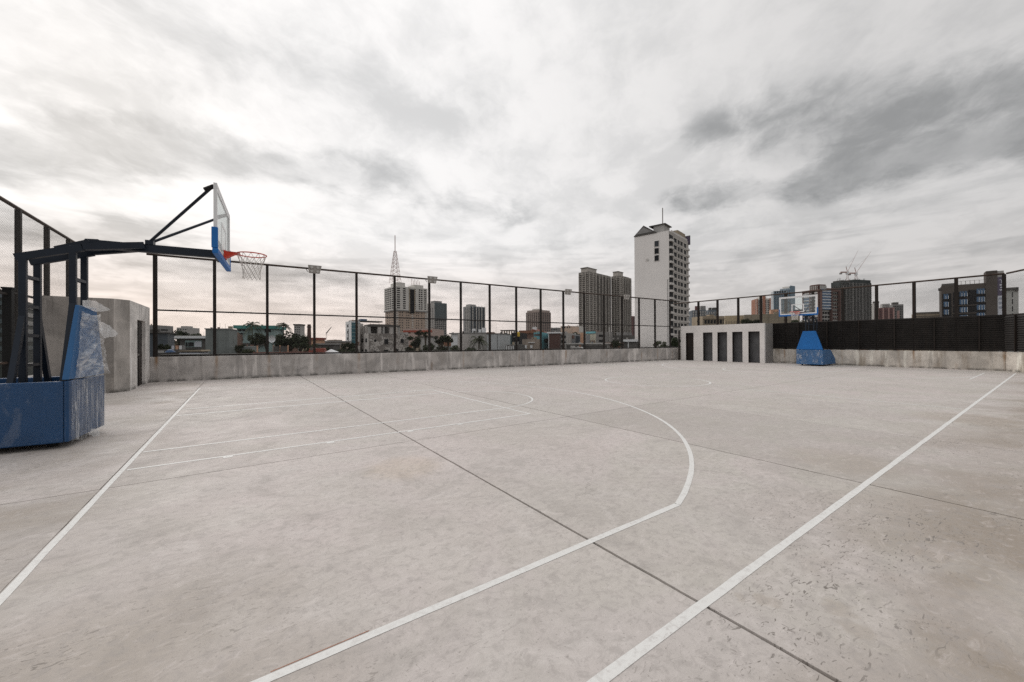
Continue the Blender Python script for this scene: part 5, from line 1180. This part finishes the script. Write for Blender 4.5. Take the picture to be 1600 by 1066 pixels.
b = Bld('peach_shed', 'small peach shed left of the brown brick house', 850, 857.5, 858.5, 527, 78, 8, PEACH, D=4); b.onA('dark_opening', DGREY, .2, .9, b.z(540), b.z(533), .05)
b = Bld('grey_stair_house', 'narrow light grey house with stacked dark windows', 874, 885, 887, 520.5, 72, 12, LGREY, D=8); b.grid('A', 1, 3, .3, .62, 522, 545, 1, .55, GL); b.grid('A', 1, 2, .72, .95, 522, 540, .8, .4, GL2)
b = Bld('peach_apartments', 'pale peach apartments behind the narrow grey house', 876, 893, 896, 509.5, 150, 18, M('pale peach', (.55, .43, .35), .85, .1, .2), D=10); b.grid('A', 4, 1, .05, .95, 509.5, 513, .5, .8, DGREY, 'window'); b.p('step', M('pale peach', (.55, .43, .35)), 1, 8, -3.5, -.01, 0, b.z(519))
b = Bld('striped_apartments', 'cream apartments with dark vertical bays left of the twin towers', 891, 903, 906, 509.5, 190, 20, CREAM, D=12); b.grid('A', 5, 1, .02, .98, 510, 518, .45, .9, DGREY, 'bay', .1)
b = Bld('slate_office', 'grey-blue office with a curved roof behind the peach apartments', 860, 872, 876, 512, 340, 25, GREY, D=14); b.grid('A', 3, 3, .05, .95, 513, 524, .7, .5, GL2)
b = Bld('grey_peach_house', 'grey house with a peach end wall below the twin towers', 886, 915, 917, 523, 76, 8, M('cool grey render', (.27, .28, .29), .85, .1, .4, .25), D=7); b.onA('peach_wall', PEACH, .72, 1.0, 0, b.H + .3, .08); b.onA('dark_bay', M('dark slate', (.05, .06, .07)), .47, .68, b.z(540), b.z(525), .06); b.onA('brick_panel', BRICK, .22, .40, b.z(529), b.z(524), .05); b.onA('window', GL, .1, .16, b.z(530), b.z(526.5), .05)
b = Bld('two_tone_house', 'cream and grey two-storey house with a teal roof edge', 917, 931, 957, 518.5, 82, 62, GREY); b.onA('cream_wall', M('pale cream', (.5, .48, .4), .85, .1, .3, .2), 0, 1, 0, b.H, .06); b.onA('teal_edge', CYAN, 0, 1, b.z(521), b.z(518), .3)
b.grid('A', 4, 1, .05, .95, 531.5, 535.5, .55, .9, BRICK, 'window', .1); b.onA('window', GL, .05, .35, b.z(526), b.z(523), .1)
for py in (523, 531): b.onB('window', GL, .18, .55, b.z(py + 3.6), b.z(py), .06)
b.onB('column_edge', LGREY, .78, .82, 0, b.H + 1, .2)
b = Bld('long_roof', 'long pale flat roof low in front of the twin towers', 884, 950, 952, 538, 62, 4, LGREY, D=6); b.onA('shadow_gap', DGREY, .02, .98, b.z(545), b.z(540), .03); b.p('roof_edge', LGREY, -.4, 6, -.3, b.WL + .3, b.H, b.H + .15)
b = Bld('round_roof', 'small pale curved roof in front of the long flat roof', 894, 910, 911, 545, 40, 4, GREYG, D=3); rf = MB().prism([(0, 0), (b.WL, 0), (b.WL * .85, .12), (b.WL * .5, .22), (b.WL * .15, .12)], 0, 0, 3); rf.v = [(x, y, z + b.H) for x, y, z in rf.v]; rf.build('roof', LGREY, b.t)
b = Bld('dark_roof_house', 'dark rambling house at the foot of the right twin tower', 954, 985, 992, 524, 85, 10, DGREY, D=9); b.p('roof', GREY, 0, 8, 1, b.WL * .7, b.H, b.H + .7); b.grid('A', 4, 1, .05, .95, 527, 531, .35, .7, LGREY, 'pale_window', .08)
b = Bld('brown_sheds', 'row of brown sheet-roofed sheds left of the white tower', 950, 976, 978, 538, 66, 8, RUST, D=6); b.p('roof', RUST, -.4, 6, -.4, b.WL + .4, b.H, b.H + .25); b.grid('A', 3, 1, .05, .95, 541, 546, .3, .7, LGREY, 'pale_window', .08)
b = Bld('white_roof_shed', 'shed with a bright white flat roof against the white tower', 974, 992, 994, 534, 60, 6, DGREY, D=5); b.p('roof', WHITE, -.3, 5, -.3, b.WL + .3, b.H, b.H + .35); b.onA('white_post', WHITE, .4, .47, 0, b.H, .1)
tree('dark tree behind the white-roofed shed', 975, 520, 100, 24, 81, 0, 3.0); tree('small tree beside the white tower foot', 994, 533, 64, 10, 82, 1, 1.6)
tree('far green tree above the long flat roof', 898, 517.5, 110, 18, 83, 0, 2.5)
for n_, (px, py, w, k) in enumerate(((255, 537, 26, 0), (272, 543, 24, 1), (300, 545, 20, 0), (372, 536, 16, 0), (385, 545, 22, 1), (505, 541, 20, 0), (530, 545, 22, 1), (552, 543, 20, 0), (640, 541, 18, 0), (672, 533, 16, 0), (712, 538, 18, 1), (735, 541, 20, 0), (795, 545, 16, 1), (856, 541, 16, 0), (928, 543, 18, 1), (962, 530, 18, 0), (985, 543, 16, 0))):
    near = {255: 'by the corner post', 272: 'under the washing line', 300: 'before the white-eaved house', 372: 'before the ruined brick house', 385: 'on the lower concrete wing', 505: 'left of the white tent', 530: 'right of the white tent', 552: 'below the teal glass building', 640: 'at the right foot of the peeling ruin', 672: 'below the pink depot', 712: 'under the white gabled house', 735: 'left of the bushy palm', 795: 'before the dark teal-grey house', 856: 'left of the brown brick house', 928: 'under the two-tone house', 962: 'at the foot of the right twin tower', 985: 'before the white-roofed shed'}[px]
    tree('low leafy bush ' + near, px, py, 44, w, 200 + n_, k, 1.1, 'low bushes among the houses')
# --- the rest of the town: a low mass of roofs nobody could count
rd = random.Random(77); mats_ = [GREY, LGREY, DGREY, BRICK, TAN2, RUST, GREYG]
parts = {m_.name: MB() for m_ in mats_}
for k in range(1500):
    px = rd.uniform(-300, 1900); dep = 330 + 900 * rd.random() ** 1.2
    c = at(px, 534.5, dep); top = EYE + rd.uniform(-5.0, -1.2) + dep * rd.uniform(0, .010) * (1 if rd.random() < .6 else 0.3)
    w, d_ = rd.uniform(5, 14), rd.uniform(5, 14); a = rd.uniform(0, 1.57); m_ = rd.choice(mats_)
    ca, sa = cos(a), sin(a)
    cs = [(c.x + x * ca - y * sa, c.y + x * sa + y * ca) for x, y in ((-w / 2, -d_ / 2), (w / 2, -d_ / 2), (w / 2, d_ / 2), (-w / 2, d_ / 2))]
    parts[m_.name].prism(cs, 2, GZ, top)
    if rd.random() < .4:
        cs2 = [(c.x + .4 * (x - c.x), c.y + .4 * (y - c.y)) for x, y in cs]; parts[m_.name].prism(cs2, 2, top, top + rd.uniform(.5, 2))
tm = MB(); midx = []; me_mats = []
for m_ in mats_:
    mb = parts[m_.name]; tm.add(mb.v, mb.f); midx += [len(me_mats)] * len(mb.f); me_mats.append(m_)
me = bpy.data.meshes.new('distant_town'); me.from_pydata(tm.v, [], tm.f)
for m_ in me_mats: me.materials.append(m_)
me.polygons.foreach_set('material_index', midx); me.update()
o = link('distant_town', me); o['kind'] = 'stuff'; o['label'] = 'far low mass of roofs of the city out to the horizon'; o['category'] = 'town'
rd = random.Random(5); pts = []
for k in range(260):
    dep = rd.uniform(300, 800); px = rd.uniform(-200, 1800); c = at(px, 534.5, dep); c.z = EYE + rd.uniform(-5, -1) + dep * .004; pts.append((c, rd.uniform(2, 4)))
o = leafy(pts, rd, 30000, .6).build('distant_trees', LEAF[0]); o['kind'] = 'stuff'; o['label'] = 'scattered far tree crowns among the city roofs'; o['category'] = 'trees'
